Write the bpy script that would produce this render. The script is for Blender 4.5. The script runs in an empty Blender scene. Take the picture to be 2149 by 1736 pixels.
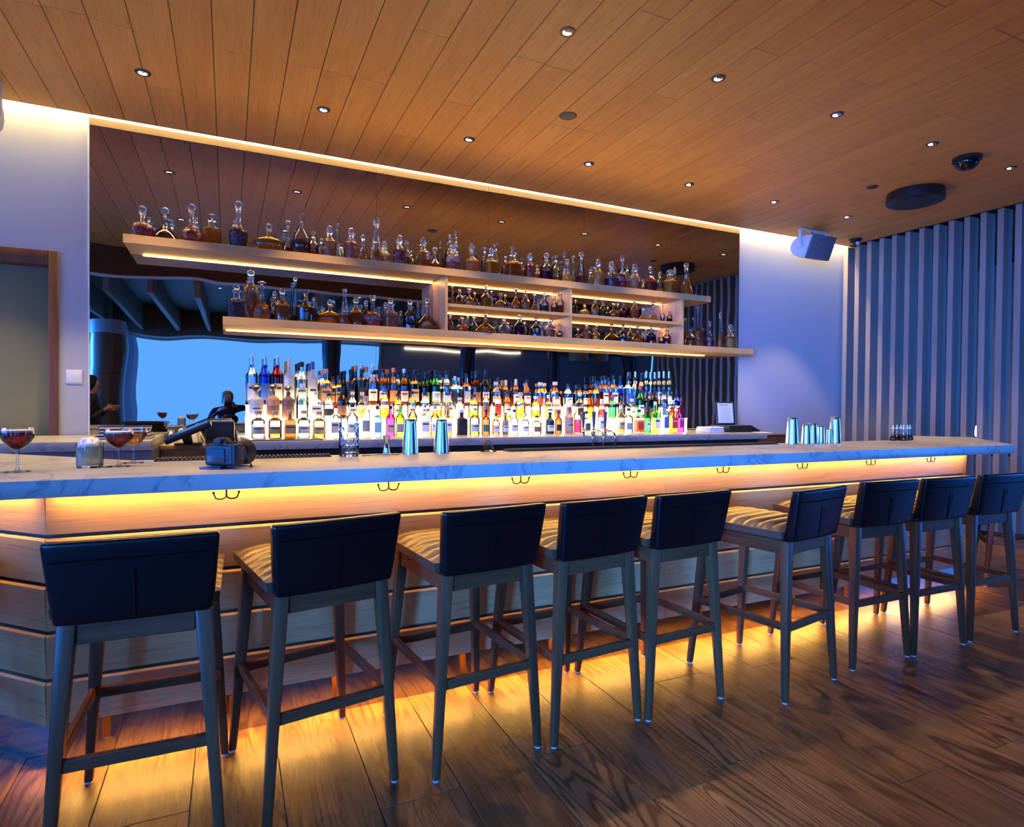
import bpy, bmesh, math, random
from mathutils import Vector, Matrix
random.seed(7)
SC = bpy.context.scene
COL = SC.collection
PI = math.pi
rad = math.radians

# ------------------------------------------------------------------ camera, world, exposure
F_PX, W_PX = 1276.3, 2149
YAW, PITCH, ROLL = rad(24.97), rad(-0.83), rad(-0.47)
CAM = Vector((0.0, -2.483, 1.334))
fwd = Vector((math.sin(YAW)*math.cos(PITCH), math.cos(YAW)*math.cos(PITCH), math.sin(PITCH)))
rgt = Vector((math.cos(YAW), -math.sin(YAW), 0))
dwn = fwd.cross(rgt)
r2 = rgt*math.cos(ROLL) + dwn*math.sin(ROLL)
d2 = dwn*math.cos(ROLL) - rgt*math.sin(ROLL)
cd = bpy.data.cameras.new('camera'); cam = bpy.data.objects.new('camera', cd); COL.objects.link(cam)
cd.sensor_width = 36; cd.sensor_fit = 'HORIZONTAL'; cd.lens = F_PX/W_PX*36
cd.clip_start = 0.02; cd.clip_end = 100
m = Matrix((( r2.x, -d2.x, -fwd.x, CAM.x), (r2.y, -d2.y, -fwd.y, CAM.y), (r2.z, -d2.z, -fwd.z, CAM.z), (0, 0, 0, 1)))
cam.matrix_world = m
SC.camera = cam
SC.view_settings.view_transform = 'Standard'
SC.view_settings.look = 'None'
SC.view_settings.exposure = 1.15
SC.view_settings.gamma = 1.0
SC.view_settings.use_curve_mapping = False
SC.cycles.max_bounces = 8
SC.cycles.diffuse_bounces = 3
SC.cycles.glossy_bounces = 4
SC.cycles.transmission_bounces = 6
SC.cycles.transparent_max_bounces = 28
SC.cycles.caustics_reflective = False
SC.cycles.caustics_refractive = False
SC.cycles.sample_clamp_indirect = 5.0
SC.cycles.adaptive_threshold = 0.06
world = bpy.data.worlds.new('world'); SC.world = world; world.use_nodes = True
world.node_tree.nodes['Background'].inputs[0].default_value = (0.05, 0.16, 0.5, 1)
world.node_tree.nodes['Background'].inputs[1].default_value = 0.15

# light levels (fixtures and windows of the room, plus two added blue fills)
W_WINDOW_SIDE = 170.0    # daylight falling in through the side glazing (watts)
W_FILL_CORNER = 240.0  # added blue fill from an unseen corner, aimed at the slats (watts)
W_FILL_RIGHT = 60.0   # added blue fill from behind the slat screen (watts)
L_WINDOW_SIDE = 1.6      # the side glazing itself
L_WINDOW_REAR = 1.35     # daylight through the rear shade
BLUE = (0.025, 0.205, 1.0)
L_COVE = 105.0            # strip in the ceiling slot
L_COUNTER = 36.0         # strip under the bar top
L_TOE = 170.0             # strip under the bar front
L_SHELF = 24.0           # strips under the shelves
L_STEP = 4.4             # glowing bottle steps
W_SPOT = 50.0            # each recessed ceiling spot (watts)
WARM = (1.0, 0.52, 0.07)
COVEC = (1.0, 0.79, 0.40)

# ------------------------------------------------------------------ dimensions (metres)
H = 3.434                # plank ceiling
YM = 3.0                 # back wall
YE = 2.882               # ceiling edge in front of the wall slot
CT = 1.07                # bar top
PLANK, PLANK_X0 = 0.2054, -0.9085
XS = 7.33                # slat screen

# ------------------------------------------------------------------ object helpers
def link(o, parent=None):
    COL.objects.link(o)
    if parent is not None: o.parent = parent
    return o
def tag(o, label=None, cat=None, group=None, kind=None):
    if label: o['label'] = label
    if cat: o['category'] = cat
    if group: o['group'] = group
    if kind: o['kind'] = kind
    return o
def empty(name, loc=(0,0,0), rz=0.0):
    o = bpy.data.objects.new(name, None); o.empty_display_size = 0.05
    o.location = loc; o.rotation_euler = (0, 0, rz)
    return link(o)
def thing(name, label, cat, loc=(0,0,0), rz=0.0, group=None):
    return tag(empty(name, loc, rz), label, cat, group)
def obj(name, me, mat=None, parent=None, loc=None, rot=None):
    o = bpy.data.objects.new(name, me)
    if mat is not None and not me.materials: me.materials.append(mat)
    if loc is not None: o.location = loc
    if rot is not None: o.rotation_euler = rot
    return link(o, parent)
def copy_tree(o, parent=None):
    c = o.copy(); link(c)
    c.parent = parent
    for ch in o.children: copy_tree(ch, c)
    return c
def mesh_of(bm, smooth=None, name='mesh'):
    me = bpy.data.meshes.new(name)
    bmesh.ops.recalc_face_normals(bm, faces=bm.faces)
    bm.to_mesh(me); bm.free()
    if smooth is not None:
        for p_ in me.polygons: p_.use_smooth = True
        me.set_sharp_from_angle(angle=rad(smooth))
    return me
def box_into(bm, x0, x1, y0, y1, z0, z1):
    v = [bm.verts.new(c) for c in ((x0,y0,z0),(x1,y0,z0),(x1,y1,z0),(x0,y1,z0),(x0,y0,z1),(x1,y0,z1),(x1,y1,z1),(x0,y1,z1))]
    for f in ((0,3,2,1),(4,5,6,7),(0,1,5,4),(1,2,6,5),(2,3,7,6),(3,0,4,7)): bm.faces.new([v[i] for i in f])
    return v
def box(x0, x1, y0, y1, z0, z1, bev=0.0, seg=2):
    bm = bmesh.new(); box_into(bm, x0, x1, y0, y1, z0, z1)
    if bev > 0:
        bmesh.ops.bevel(bm, geom=list(bm.edges), offset=bev, segments=seg, affect='EDGES', profile=0.5)
        return mesh_of(bm, 40)
    return mesh_of(bm)
def hexa(b, t, bev=0.0, seg=2):
    """a bar between a bottom quad and a top quad (4 points each, same winding)"""
    bm = bmesh.new()
    vb = [bm.verts.new(c) for c in b]; vt = [bm.verts.new(c) for c in t]
    bm.faces.new(vb[::-1]); bm.faces.new(vt)
    for i in range(4): bm.faces.new((vb[i], vb[(i+1)%4], vt[(i+1)%4], vt[i]))
    if bev > 0:
        bmesh.ops.bevel(bm, geom=list(bm.edges), offset=bev, segments=seg, affect='EDGES', profile=0.5)
        return mesh_of(bm, 40)
    return mesh_of(bm)
def prism(poly, z0, z1, bev=0.0):
    bm = bmesh.new()
    vb = [bm.verts.new((x, y, z0)) for x, y in poly]; vt = [bm.verts.new((x, y, z1)) for x, y in poly]
    n = len(poly)
    bm.faces.new(vb[::-1]); bm.faces.new(vt)
    for i in range(n): bm.faces.new((vb[i], vb[(i+1)%n], vt[(i+1)%n], vt[i]))
    if bev > 0:
        bmesh.ops.bevel(bm, geom=list(bm.edges), offset=bev, segments=2, affect='EDGES', profile=0.5)
        return mesh_of(bm, 40)
    return mesh_of(bm)
def ring_pt(i, n, power):
    a = 2*PI*(i+0.5)/n
    c, s = math.cos(a), math.sin(a)
    if power == 2: return c, s
    k = (abs(c)**power + abs(s)**power)**(-1.0/power)
    return c*k, s*k
def lathe(prof, n=24, power=2, sy=1.0, close=True, sharp=35, off=(0,0,0)):
    """prof: list of (r, z); power>2 squares the section off"""
    bm = bmesh.new(); rings = []
    for r, z in prof:
        r = max(r, 1e-5)
        rings.append([bm.verts.new((off[0]+r*ring_pt(i,n,power)[0], off[1]+r*sy*ring_pt(i,n,power)[1], off[2]+z)) for i in range(n)])
    for a, b in zip(rings, rings[1:]):
        for i in range(n): bm.faces.new((a[i], a[(i+1)%n], b[(i+1)%n], b[i]))
    if close:
        bm.faces.new(rings[0][::-1]); bm.faces.new(rings[-1])
    return mesh_of(bm, sharp)
def smooth_prof(pts, sub=3):
    out = []
    n = len(pts)
    for i in range(n-1):
        p0 = pts[max(i-1,0)]; p1 = pts[i]; p2 = pts[i+1]; p3 = pts[min(i+2,n-1)]
        for k in range(sub):
            t = k/sub
            q = []
            for a in range(2):
                q.append(0.5*((2*p1[a]) + (-p0[a]+p2[a])*t + (2*p0[a]-5*p1[a]+4*p2[a]-p3[a])*t*t + (-p0[a]+3*p1[a]-3*p2[a]+p3[a])*t**3))
            out.append((max(q[0], 0.0), q[1]))
    out.append(pts[-1])
    return out
def tube(path, r, n=8, r_end=None):
    bm = bmesh.new(); P = [Vector(p) for p in path]; rings = []
    N = len(P); prev = None
    for i, p in enumerate(P):
        t = (P[min(i+1,N-1)] - P[max(i-1,0)]).normalized()
        if prev is None:
            u = t.orthogonal().normalized()
        else:
            u = (prev - t*prev.dot(t)).normalized()
        prev = u
        w = t.cross(u)
        rr = r if r_end is None else r + (r_end - r)*i/(N-1)
        rings.append([bm.verts.new(p + (u*math.cos(2*PI*k/n) + w*math.sin(2*PI*k/n))*rr) for k in range(n)])
    for a, b in zip(rings, rings[1:]):
        for k in range(n): bm.faces.new((a[k], a[(k+1)%n], b[(k+1)%n], b[k]))
    bm.faces.new(rings[0][::-1]); bm.faces.new(rings[-1])
    return mesh_of(bm, 40)
def ball(r, sx=1, sy=1, sz=1, c=(0,0,0), u=16, v=10):
    bm = bmesh.new()
    bmesh.ops.create_uvsphere(bm, u_segments=u, v_segments=v, radius=r)
    for q in bm.verts: q.co = Vector((q.co.x*sx+c[0], q.co.y*sy+c[1], q.co.z*sz+c[2]))
    return mesh_of(bm, 60)
def ordinal(n):
    ones = ['', 'first','second','third','fourth','fifth','sixth','seventh','eighth','ninth','tenth','eleventh','twelfth','thirteenth','fourteenth','fifteenth','sixteenth','seventeenth','eighteenth','nineteenth']
    card = {2:'twenty',3:'thirty',4:'forty',5:'fifty',6:'sixty',7:'seventy'}
    if n < 20: return ones[n]
    t, o = divmod(n, 10)
    if o == 0: return card[t][:-1] + 'ieth'
    return card[t] + '-' + ones[o]

# ------------------------------------------------------------------ materials
MATS = {}
def newmat(name):
    mt = bpy.data.materials.new(name); mt.use_nodes = True
    nt = mt.node_tree; nt.nodes.clear()
    out = nt.nodes.new('ShaderNodeOutputMaterial')
    return mt, nt, out
def N(nt, kind, **kw):
    n = nt.nodes.new(kind)
    for k, v in kw.items(): setattr(n, k, v)
    return n
def principled(nt, col, rough=0.5, metal=0.0, spec=0.5):
    b = N(nt, 'ShaderNodeBsdfPrincipled')
    b.inputs['Base Color'].default_value = (*col, 1)
    b.inputs['Roughness'].default_value = rough
    b.inputs['Metallic'].default_value = metal
    b.inputs['Specular IOR Level'].default_value = spec
    return b
def plain(name, col, rough=0.5, metal=0.0, spec=0.5, bump=0.0, bscale=200.0, coat=0.0):
    if name in MATS: return MATS[name]
    mt, nt, out = newmat(name)
    b = principled(nt, col, rough, metal, spec)
    if coat: b.inputs['Coat Weight'].default_value = coat
    if bump > 0:
        tc = N(nt, 'ShaderNodeTexCoord'); nz = N(nt, 'ShaderNodeTexNoise'); nz.inputs['Scale'].default_value = bscale; nz.inputs['Detail'].default_value = 3
        bp = N(nt, 'ShaderNodeBump'); bp.inputs['Strength'].default_value = bump; bp.inputs['Distance'].default_value = 0.002
        nt.links.new(tc.outputs['Object'], nz.inputs['Vector']); nt.links.new(nz.outputs['Fac'], bp.inputs['Height']); nt.links.new(bp.outputs['Normal'], b.inputs['Normal'])
    nt.links.new(b.outputs[0], out.inputs[0])
    MATS[name] = mt; return mt
def emis(name, col, strength):
    if name in MATS: return MATS[name]
    mt, nt, out = newmat(name)
    e = N(nt, 'ShaderNodeEmission'); e.inputs[0].default_value = (*col, 1); e.inputs[1].default_value = strength
    nt.links.new(e.outputs[0], out.inputs[0]); MATS[name] = mt; return mt
def wood(name, dark, light, rough=0.4, axis='y', grain=1.0, vary=0.35, rings=0.0, spec=0.4, bump=0.15, pores=0.0):
    if name in MATS: return MATS[name]
    mt, nt, out = newmat(name); lk = nt.links.new
    tc = N(nt, 'ShaderNodeTexCoord'); oi = N(nt, 'ShaderNodeObjectInfo')
    rnd = N(nt, 'ShaderNodeVectorMath', operation='SCALE'); rnd.inputs[0].default_value = (37.0, 53.0, 71.0)
    lk(oi.outputs['Random'], rnd.inputs['Scale'])
    add = N(nt, 'ShaderNodeVectorMath', operation='ADD'); lk(tc.outputs['Object'], add.inputs[0]); lk(rnd.outputs[0], add.inputs[1])
    sc = {'x': (0.55, 9, 9), 'y': (9, 0.55, 9), 'z': (9, 9, 0.55)}[axis]
    mp = N(nt, 'ShaderNodeMapping'); mp.inputs['Scale'].default_value = tuple(s*grain for s in sc); lk(add.outputs[0], mp.inputs['Vector'])
    n1 = N(nt, 'ShaderNodeTexNoise'); n1.inputs['Scale'].default_value = 1.3; n1.inputs['Detail'].default_value = 7; n1.inputs['Roughness'].default_value = 0.62; n1.inputs['Distortion'].default_value = 0.5
    lk(mp.outputs[0], n1.inputs['Vector'])
    mp2 = N(nt, 'ShaderNodeMapping'); mp2.inputs['Scale'].default_value = tuple((s*7 if s > 1 else s*2.5)*grain for s in sc); lk(add.outputs[0], mp2.inputs['Vector'])
    n2 = N(nt, 'ShaderNodeTexNoise'); n2.inputs['Scale'].default_value = 1.6; n2.inputs['Detail'].default_value = 5; n2.inputs['Roughness'].default_value = 0.7
    lk(mp2.outputs[0], n2.inputs['Vector'])
    mx = N(nt, 'ShaderNodeMath', operation='MULTIPLY_ADD'); mx.inputs[1].default_value = 0.35; lk(n2.outputs['Fac'], mx.inputs[0])
    sub = N(nt, 'ShaderNodeMath', operation='MULTIPLY_ADD'); sub.inputs[1].default_value = 0.9; sub.inputs[2].default_value = -0.12; lk(n1.outputs['Fac'], sub.inputs[0]); lk(sub.outputs[0], mx.inputs[2])
    fac = mx
    if rings > 0:
        # cathedral figure: growth lines across the board, bent by a slow noise
        mp3 = N(nt, 'ShaderNodeMapping'); mp3.inputs['Scale'].default_value = (4.0, 0.6, 4.0); lk(add.outputs[0], mp3.inputs['Vector'])
        n3 = N(nt, 'ShaderNodeTexNoise'); n3.inputs['Scale'].default_value = 1.0; n3.inputs['Detail'].default_value = 2.5; n3.inputs['Distortion'].default_value = 0.3; lk(mp3.outputs[0], n3.inputs['Vector'])
        ph_ = N(nt, 'ShaderNodeMath', operation='MULTIPLY'); ph_.inputs[1].default_value = 120.0; lk(n3.outputs['Fac'], ph_.inputs[0])
        sn = N(nt, 'ShaderNodeMath', operation='SINE'); lk(ph_.outputs[0], sn.inputs[0])
        hf = N(nt, 'ShaderNodeMath', operation='MULTIPLY_ADD'); hf.inputs[1].default_value = 0.5; hf.inputs[2].default_value = 0.5; lk(sn.outputs[0], hf.inputs[0])
        pw = N(nt, 'ShaderNodeMath', operation='POWER'); pw.inputs[1].default_value = 4.0; lk(hf.outputs[0], pw.inputs[0])
        am = N(nt, 'ShaderNodeMath', operation='MULTIPLY'); am.inputs[1].default_value = -rings; lk(oi.outputs['Random'], am.inputs[0])
        m3 = N(nt, 'ShaderNodeMath', operation='MULTIPLY_ADD'); lk(pw.outputs[0], m3.inputs[0]); lk(am.outputs[0], m3.inputs[1]); lk(fac.outputs[0], m3.inputs[2]); fac = m3
    rv = N(nt, 'ShaderNodeMath', operation='MULTIPLY_ADD'); rv.inputs[1].default_value = vary; rv.inputs[2].default_value = -vary/2; lk(oi.outputs['Random'], rv.inputs[0])
    fa = N(nt, 'ShaderNodeMath', operation='ADD'); lk(fac.outputs[0], fa.inputs[0]); lk(rv.outputs[0], fa.inputs[1])
    cr = N(nt, 'ShaderNodeValToRGB'); cr.color_ramp.elements[0].position = 0.2; cr.color_ramp.elements[0].color = (*dark, 1); cr.color_ramp.elements[1].position = 0.85; cr.color_ramp.elements[1].color = (*light, 1)
    lk(fa.outputs[0], cr.inputs[0])
    b = principled(nt, light, rough, 0, spec); src = cr.outputs[0]
    if pores > 0:
        mp4 = N(nt, 'ShaderNodeMapping'); mp4.inputs['Scale'].default_value = tuple((s*16 if s > 1 else s*9) for s in sc); lk(add.outputs[0], mp4.inputs['Vector'])
        n4 = N(nt, 'ShaderNodeTexNoise'); n4.inputs['Scale'].default_value = 1.0; n4.inputs['Detail'].default_value = 4; lk(mp4.outputs[0], n4.inputs['Vector'])
        c4 = N(nt, 'ShaderNodeValToRGB'); c4.color_ramp.elements[0].position = 0.30; c4.color_ramp.elements[0].color = (0.25, 0.2, 0.17, 1); c4.color_ramp.elements[1].position = 0.48; c4.color_ramp.elements[1].color = (1, 1, 1, 1)
        lk(n4.outputs['Fac'], c4.inputs[0])
        ml = N(nt, 'ShaderNodeMix', data_type='RGBA', blend_type='MULTIPLY'); ml.inputs['Factor'].default_value = pores; lk(src, ml.inputs[6]); lk(c4.outputs[0], ml.inputs[7]); src = ml.outputs[2]
    lk(src, b.inputs['Base Color'])
    bp = N(nt, 'ShaderNodeBump'); bp.inputs['Strength'].default_value = bump; bp.inputs['Distance'].default_value = 0.002; lk(n2.outputs['Fac'], bp.inputs['Height']); lk(bp.outputs['Normal'], b.inputs['Normal'])
    lk(b.outputs[0], out.inputs[0]); MATS[name] = mt; return mt
def marble(name):
    mt, nt, out = newmat(name); lk = nt.links.new
    tc = N(nt, 'ShaderNodeTexCoord')
    n0 = N(nt, 'ShaderNodeTexNoise'); n0.inputs['Scale'].default_value = 1.6; n0.inputs['Detail'].default_value = 6; lk(tc.outputs['Object'], n0.inputs['Vector'])
    vm = N(nt, 'ShaderNodeMix', data_type='VECTOR'); vm.inputs['Factor'].default_value = 0.35; lk(tc.outputs['Object'], vm.inputs[4]); lk(n0.outputs['Color'], vm.inputs[5])
    n1 = N(nt, 'ShaderNodeTexNoise'); n1.inputs['Scale'].default_value = 3.6; n1.inputs['Detail'].default_value = 8; n1.inputs['Roughness'].default_value = 0.6; n1.inputs['Distortion'].default_value = 1.2; lk(vm.outputs[1], n1.inputs['Vector'])
    a = N(nt, 'ShaderNodeMath', operation='SUBTRACT'); a.inputs[1].default_value = 0.5; lk(n1.outputs['Fac'], a.inputs[0])
    ab = N(nt, 'ShaderNodeMath', operation='ABSOLUTE'); lk(a.outputs[0], ab.inputs[0])
    cr = N(nt, 'ShaderNodeValToRGB'); e = cr.color_ramp.elements
    e[0].position = 0.0; e[0].color = (0.25, 0.24, 0.23, 1); e[1].position = 0.035; e[1].color = (0.44, 0.41, 0.34, 1)
    x = e.new(0.012); x.color = (0.35, 0.33, 0.30, 1); lk(ab.outputs[0], cr.inputs[0])
    n2 = N(nt, 'ShaderNodeTexNoise'); n2.inputs['Scale'].default_value = 1.1; n2.inputs['Detail'].default_value = 3; lk(tc.outputs['Object'], n2.inputs['Vector'])
    c2 = N(nt, 'ShaderNodeValToRGB'); c2.color_ramp.elements[0].position = 0.45; c2.color_ramp.elements[0].color = (0.45, 0.42, 0.35, 1); c2.color_ramp.elements[1].position = 0.60; c2.color_ramp.elements[1].color = (0, 0, 0, 1)
    lk(n2.outputs['Fac'], c2.inputs[0])
    mx = N(nt, 'ShaderNodeMix', data_type='RGBA', blend_type='LIGHTEN'); mx.inputs['Factor'].default_value = 1.0; lk(cr.outputs[0], mx.inputs[6]); lk(c2.outputs[0], mx.inputs[7])
    b = principled(nt, (0.8, 0.8, 0.8), 0.26, 0, 0.35); lk(mx.outputs[2], b.inputs['Base Color']); lk(b.outputs[0], out.inputs[0])
    MATS[name] = mt; return mt
def mirror_mat(name, col, rough, amp, scale):
    mt, nt, out = newmat(name); lk = nt.links.new
    tc = N(nt, 'ShaderNodeTexCoord')
    n0 = N(nt, 'ShaderNodeTexNoise'); n0.inputs['Scale'].default_value = scale; n0.inputs['Detail'].default_value = 0.5; lk(tc.outputs['Object'], n0.inputs['Vector'])
    bp = N(nt, 'ShaderNodeBump'); bp.inputs['Strength'].default_value = 1.0; bp.inputs['Distance'].default_value = amp; lk(n0.outputs['Fac'], bp.inputs['Height'])
    g = N(nt, 'ShaderNodeBsdfGlossy'); g.inputs['Color'].default_value = (*col, 1); g.inputs['Roughness'].default_value = rough
    lk(bp.outputs['Normal'], g.inputs['Normal']); lk(g.outputs[0], out.inputs[0]); MATS[name] = mt; return mt
def glass(name, tint=(1,1,1), gloss=1.0, ior=1.5, cut=0.0, cscale=70.0, body=0.0, bodycol=None, rough=0.02):
    """thin-walled glass: tinted see-through with a fresnel gloss; body>0 adds a cloudy share"""
    if name in MATS: return MATS[name]
    mt, nt, out = newmat(name); lk = nt.links.new
    tr = N(nt, 'ShaderNodeBsdfTransparent'); tr.inputs[0].default_value = (*tint, 1)
    gl = N(nt, 'ShaderNodeBsdfGlossy'); gl.inputs['Color'].default_value = (gloss, gloss, gloss, 1); gl.inputs['Roughness'].default_value = rough
    fr = N(nt, 'ShaderNodeFresnel'); fr.inputs['IOR'].default_value = ior
    mx = N(nt, 'ShaderNodeMixShader')
    src = tr.outputs[0]
    if body > 0:
        df = N(nt, 'ShaderNodeBsdfDiffuse'); df.inputs[0].default_value = (*(bodycol or tint), 1)
        tl = N(nt, 'ShaderNodeBsdfTranslucent'); tl.inputs[0].default_value = (*(bodycol or tint), 1)
        m1 = N(nt, 'ShaderNodeMixShader'); m1.inputs[0].default_value = 0.5; lk(df.outputs[0], m1.inputs[1]); lk(tl.outputs[0], m1.inputs[2])
        m0 = N(nt, 'ShaderNodeMixShader'); m0.inputs[0].default_value = body; lk(tr.outputs[0], m0.inputs[1]); lk(m1.outputs[0], m0.inputs[2]); src = m0.outputs[0]
    if cut > 0:
        tc = N(nt, 'ShaderNodeTexCoord'); vo = N(nt, 'ShaderNodeTexVoronoi'); vo.inputs['Scale'].default_value = cscale; lk(tc.outputs['Object'], vo.inputs['Vector'])
        bp = N(nt, 'ShaderNodeBump'); bp.inputs['Strength'].default_value = cut; bp.inputs['Distance'].default_value = 0.006; lk(vo.outputs['Distance'], bp.inputs['Height'])
        lk(bp.outputs['Normal'], gl.inputs['Normal']); lk(bp.outputs['Normal'], fr.inputs['Normal'])
    lk(fr.outputs[0], mx.inputs[0]); lk(src, mx.inputs[1]); lk(gl.outputs[0], mx.inputs[2]); lk(mx.outputs[0], out.inputs[0])
    MATS[name] = mt; return mt

M_CEIL = wood('ceiling_wood', (0.66, 0.265, 0.045), (0.86, 0.42, 0.085), 0.5, 'y', 1.0, 0.20, bump=0.05, pores=0.25)
M_FLOOR = wood('floor_wood', (0.070, 0.028, 0.008), (0.31, 0.158, 0.055), 0.40, 'y', 1.0, 0.15, rings=0.55, bump=0.35, pores=0.85)
M_BAR = wood('bar_wood', (0.42, 0.22, 0.080), (0.64, 0.37, 0.145), 0.26, 'x', 1.0, 0.16, bump=0.04, pores=0.3)
M_SHELF = wood('shelf_wood', (0.45, 0.27, 0.115), (0.62, 0.38, 0.17), 0.42, 'x', 1.2, 0.08, bump=0.04)
M_DIVIDER = wood('divider_wood', (0.48, 0.30, 0.15), (0.64, 0.42, 0.22), 0.42, 'z', 1.2, 0.08, bump=0.04)
M_WALNUT = wood('walnut', (0.055, 0.016, 0.006), (0.22, 0.070, 0.024), 0.36, 'z', 2.2, 0.25, bump=0.05, spec=0.25)
M_WALNUTX = wood('walnut_rail', (0.055, 0.016, 0.006), (0.22, 0.070, 0.024), 0.36, 'x', 2.2, 0.25, bump=0.05, spec=0.25)
M_FRAME = wood('door_wood', (0.07, 0.026, 0.011), (0.19, 0.075, 0.032), 0.4, 'z', 1.4, 0.1, bump=0.05)
M_SLAT = wood('slat_wood', (0.27, 0.205, 0.165), (0.38, 0.30, 0.25), 0.40, 'z', 1.6, 0.18, bump=0.05)
M_DARKWOOD = wood('bulkhead_wood', (0.045, 0.017, 0.008), (0.10, 0.042, 0.02), 0.5, 'x', 1.0, 0.1, bump=0.05)
M_WALL = plain('wall_paint', (0.44, 0.45, 0.47), 0.75, bump=0.05, bscale=300)
M_TRIMW = plain('white_trim', (0.75, 0.75, 0.75), 0.5)
M_OLIVE = plain('olive_door', (0.22, 0.22, 0.115), 0.6)
M_MARBLE = marble('marble')
M_MIRROR = mirror_mat('mirror_glass', (0.45, 0.43, 0.41), 0.0, 0.0030, 1.9)
M_KICK = mirror_mat('kick_steel', (0.42, 0.40, 0.37), 0.07, 0.0004, 1.2)
M_LEATHER = plain('black_leather', (0.0025, 0.0025, 0.003), 0.30, spec=0.30, bump=0.12, bscale=420)
M_SEAT = plain('brown_leather', (0.085, 0.050, 0.026), 0.36, spec=0.5, bump=0.10, bscale=420)
M_BLACK = plain('black_plastic', (0.012, 0.012, 0.014), 0.35)
M_RUBBER = plain('black_rubber', (0.02, 0.02, 0.021), 0.55)
M_DARKCAB = plain('dark_cabinet', (0.012, 0.011, 0.011), 0.6)
M_STEEL = plain('polished_steel', (0.72, 0.73, 0.75), 0.08, 1.0)
M_BRUSHED = plain('brushed_steel', (0.55, 0.55, 0.56), 0.28, 1.0)
M_BRONZE = plain('dark_bronze', (0.05, 0.03, 0.02), 0.35, 0.8)
M_GREY = plain('grey_plastic', (0.45, 0.46, 0.48), 0.45)
M_WHITEP = plain('white_plastic', (0.72, 0.73, 0.75), 0.4)
M_PAPER = plain('paper', (0.75, 0.72, 0.66), 0.8)
M_CLEAR = glass('clear_glass', (0.97, 0.975, 0.98), 1.0, 1.5)
M_CRYSTAL = glass('crystal', (0.96, 0.965, 0.97), 1.0, 1.65)
M_CUT = glass('cut_crystal', (0.93, 0.935, 0.94), 1.0, 1.6, cut=0.8, cscale=75)

def liquid(name, col, cut):
    """spirit in a decanter: half tinted refraction, half cloudy glow"""
    if name in MATS: return MATS[name]
    mt, nt, out = newmat(name); lk = nt.links.new
    g = N(nt, 'ShaderNodeBsdfRefraction'); g.inputs['Color'].default_value = (*[min(1, v**0.7) for v in col], 1); g.inputs['IOR'].default_value = 1.36; g.inputs['Roughness'].default_value = 0.02
    df = N(nt, 'ShaderNodeBsdfDiffuse'); df.inputs[0].default_value = (*col, 1)
    tl = N(nt, 'ShaderNodeBsdfTranslucent'); tl.inputs[0].default_value = (*col, 1)
    m1 = N(nt, 'ShaderNodeMixShader'); m1.inputs[0].default_value = 0.5; lk(df.outputs[0], m1.inputs[1]); lk(tl.outputs[0], m1.inputs[2])
    m2 = N(nt, 'ShaderNodeMixShader'); m2.inputs[0].default_value = 0.62; lk(g.outputs[0], m2.inputs[1]); lk(m1.outputs[0], m2.inputs[2])
    gl = N(nt, 'ShaderNodeBsdfGlossy'); gl.inputs['Roughness'].default_value = 0.04; fr = N(nt, 'ShaderNodeFresnel'); fr.inputs['IOR'].default_value = 1.2
    m3 = N(nt, 'ShaderNodeMixShader'); lk(fr.outputs[0], m3.inputs[0]); lk(m2.outputs[0], m3.inputs[1]); lk(gl.outputs[0], m3.inputs[2])
    if cut:
        tc = N(nt, 'ShaderNodeTexCoord'); vo = N(nt, 'ShaderNodeTexVoronoi'); vo.inputs['Scale'].default_value = 75; lk(tc.outputs['Object'], vo.inputs['Vector'])
        bp = N(nt, 'ShaderNodeBump'); bp.inputs['Strength'].default_value = 0.6; bp.inputs['Distance'].default_value = 0.006; lk(vo.outputs['Distance'], bp.inputs['Height'])
        for q in (g, gl, df): lk(bp.outputs['Normal'], q.inputs['Normal'])
    lk(m3.outputs[0], out.inputs[0]); MATS[name] = mt; return mt
def solid_glass(name, tint=(1,1,1), ior=1.5):
    mt, nt, out = newmat(name)
    g = N(nt, 'ShaderNodeBsdfGlass'); g.inputs['Color'].default_value = (*tint, 1); g.inputs['Roughness'].default_value = 0.0; g.inputs['IOR'].default_value = ior
    nt.links.new(g.outputs[0], out.inputs[0]); MATS[name] = mt; return mt
M_BALL = solid_glass('solid_crystal', (0.98, 0.985, 0.99), 1.52)

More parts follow.
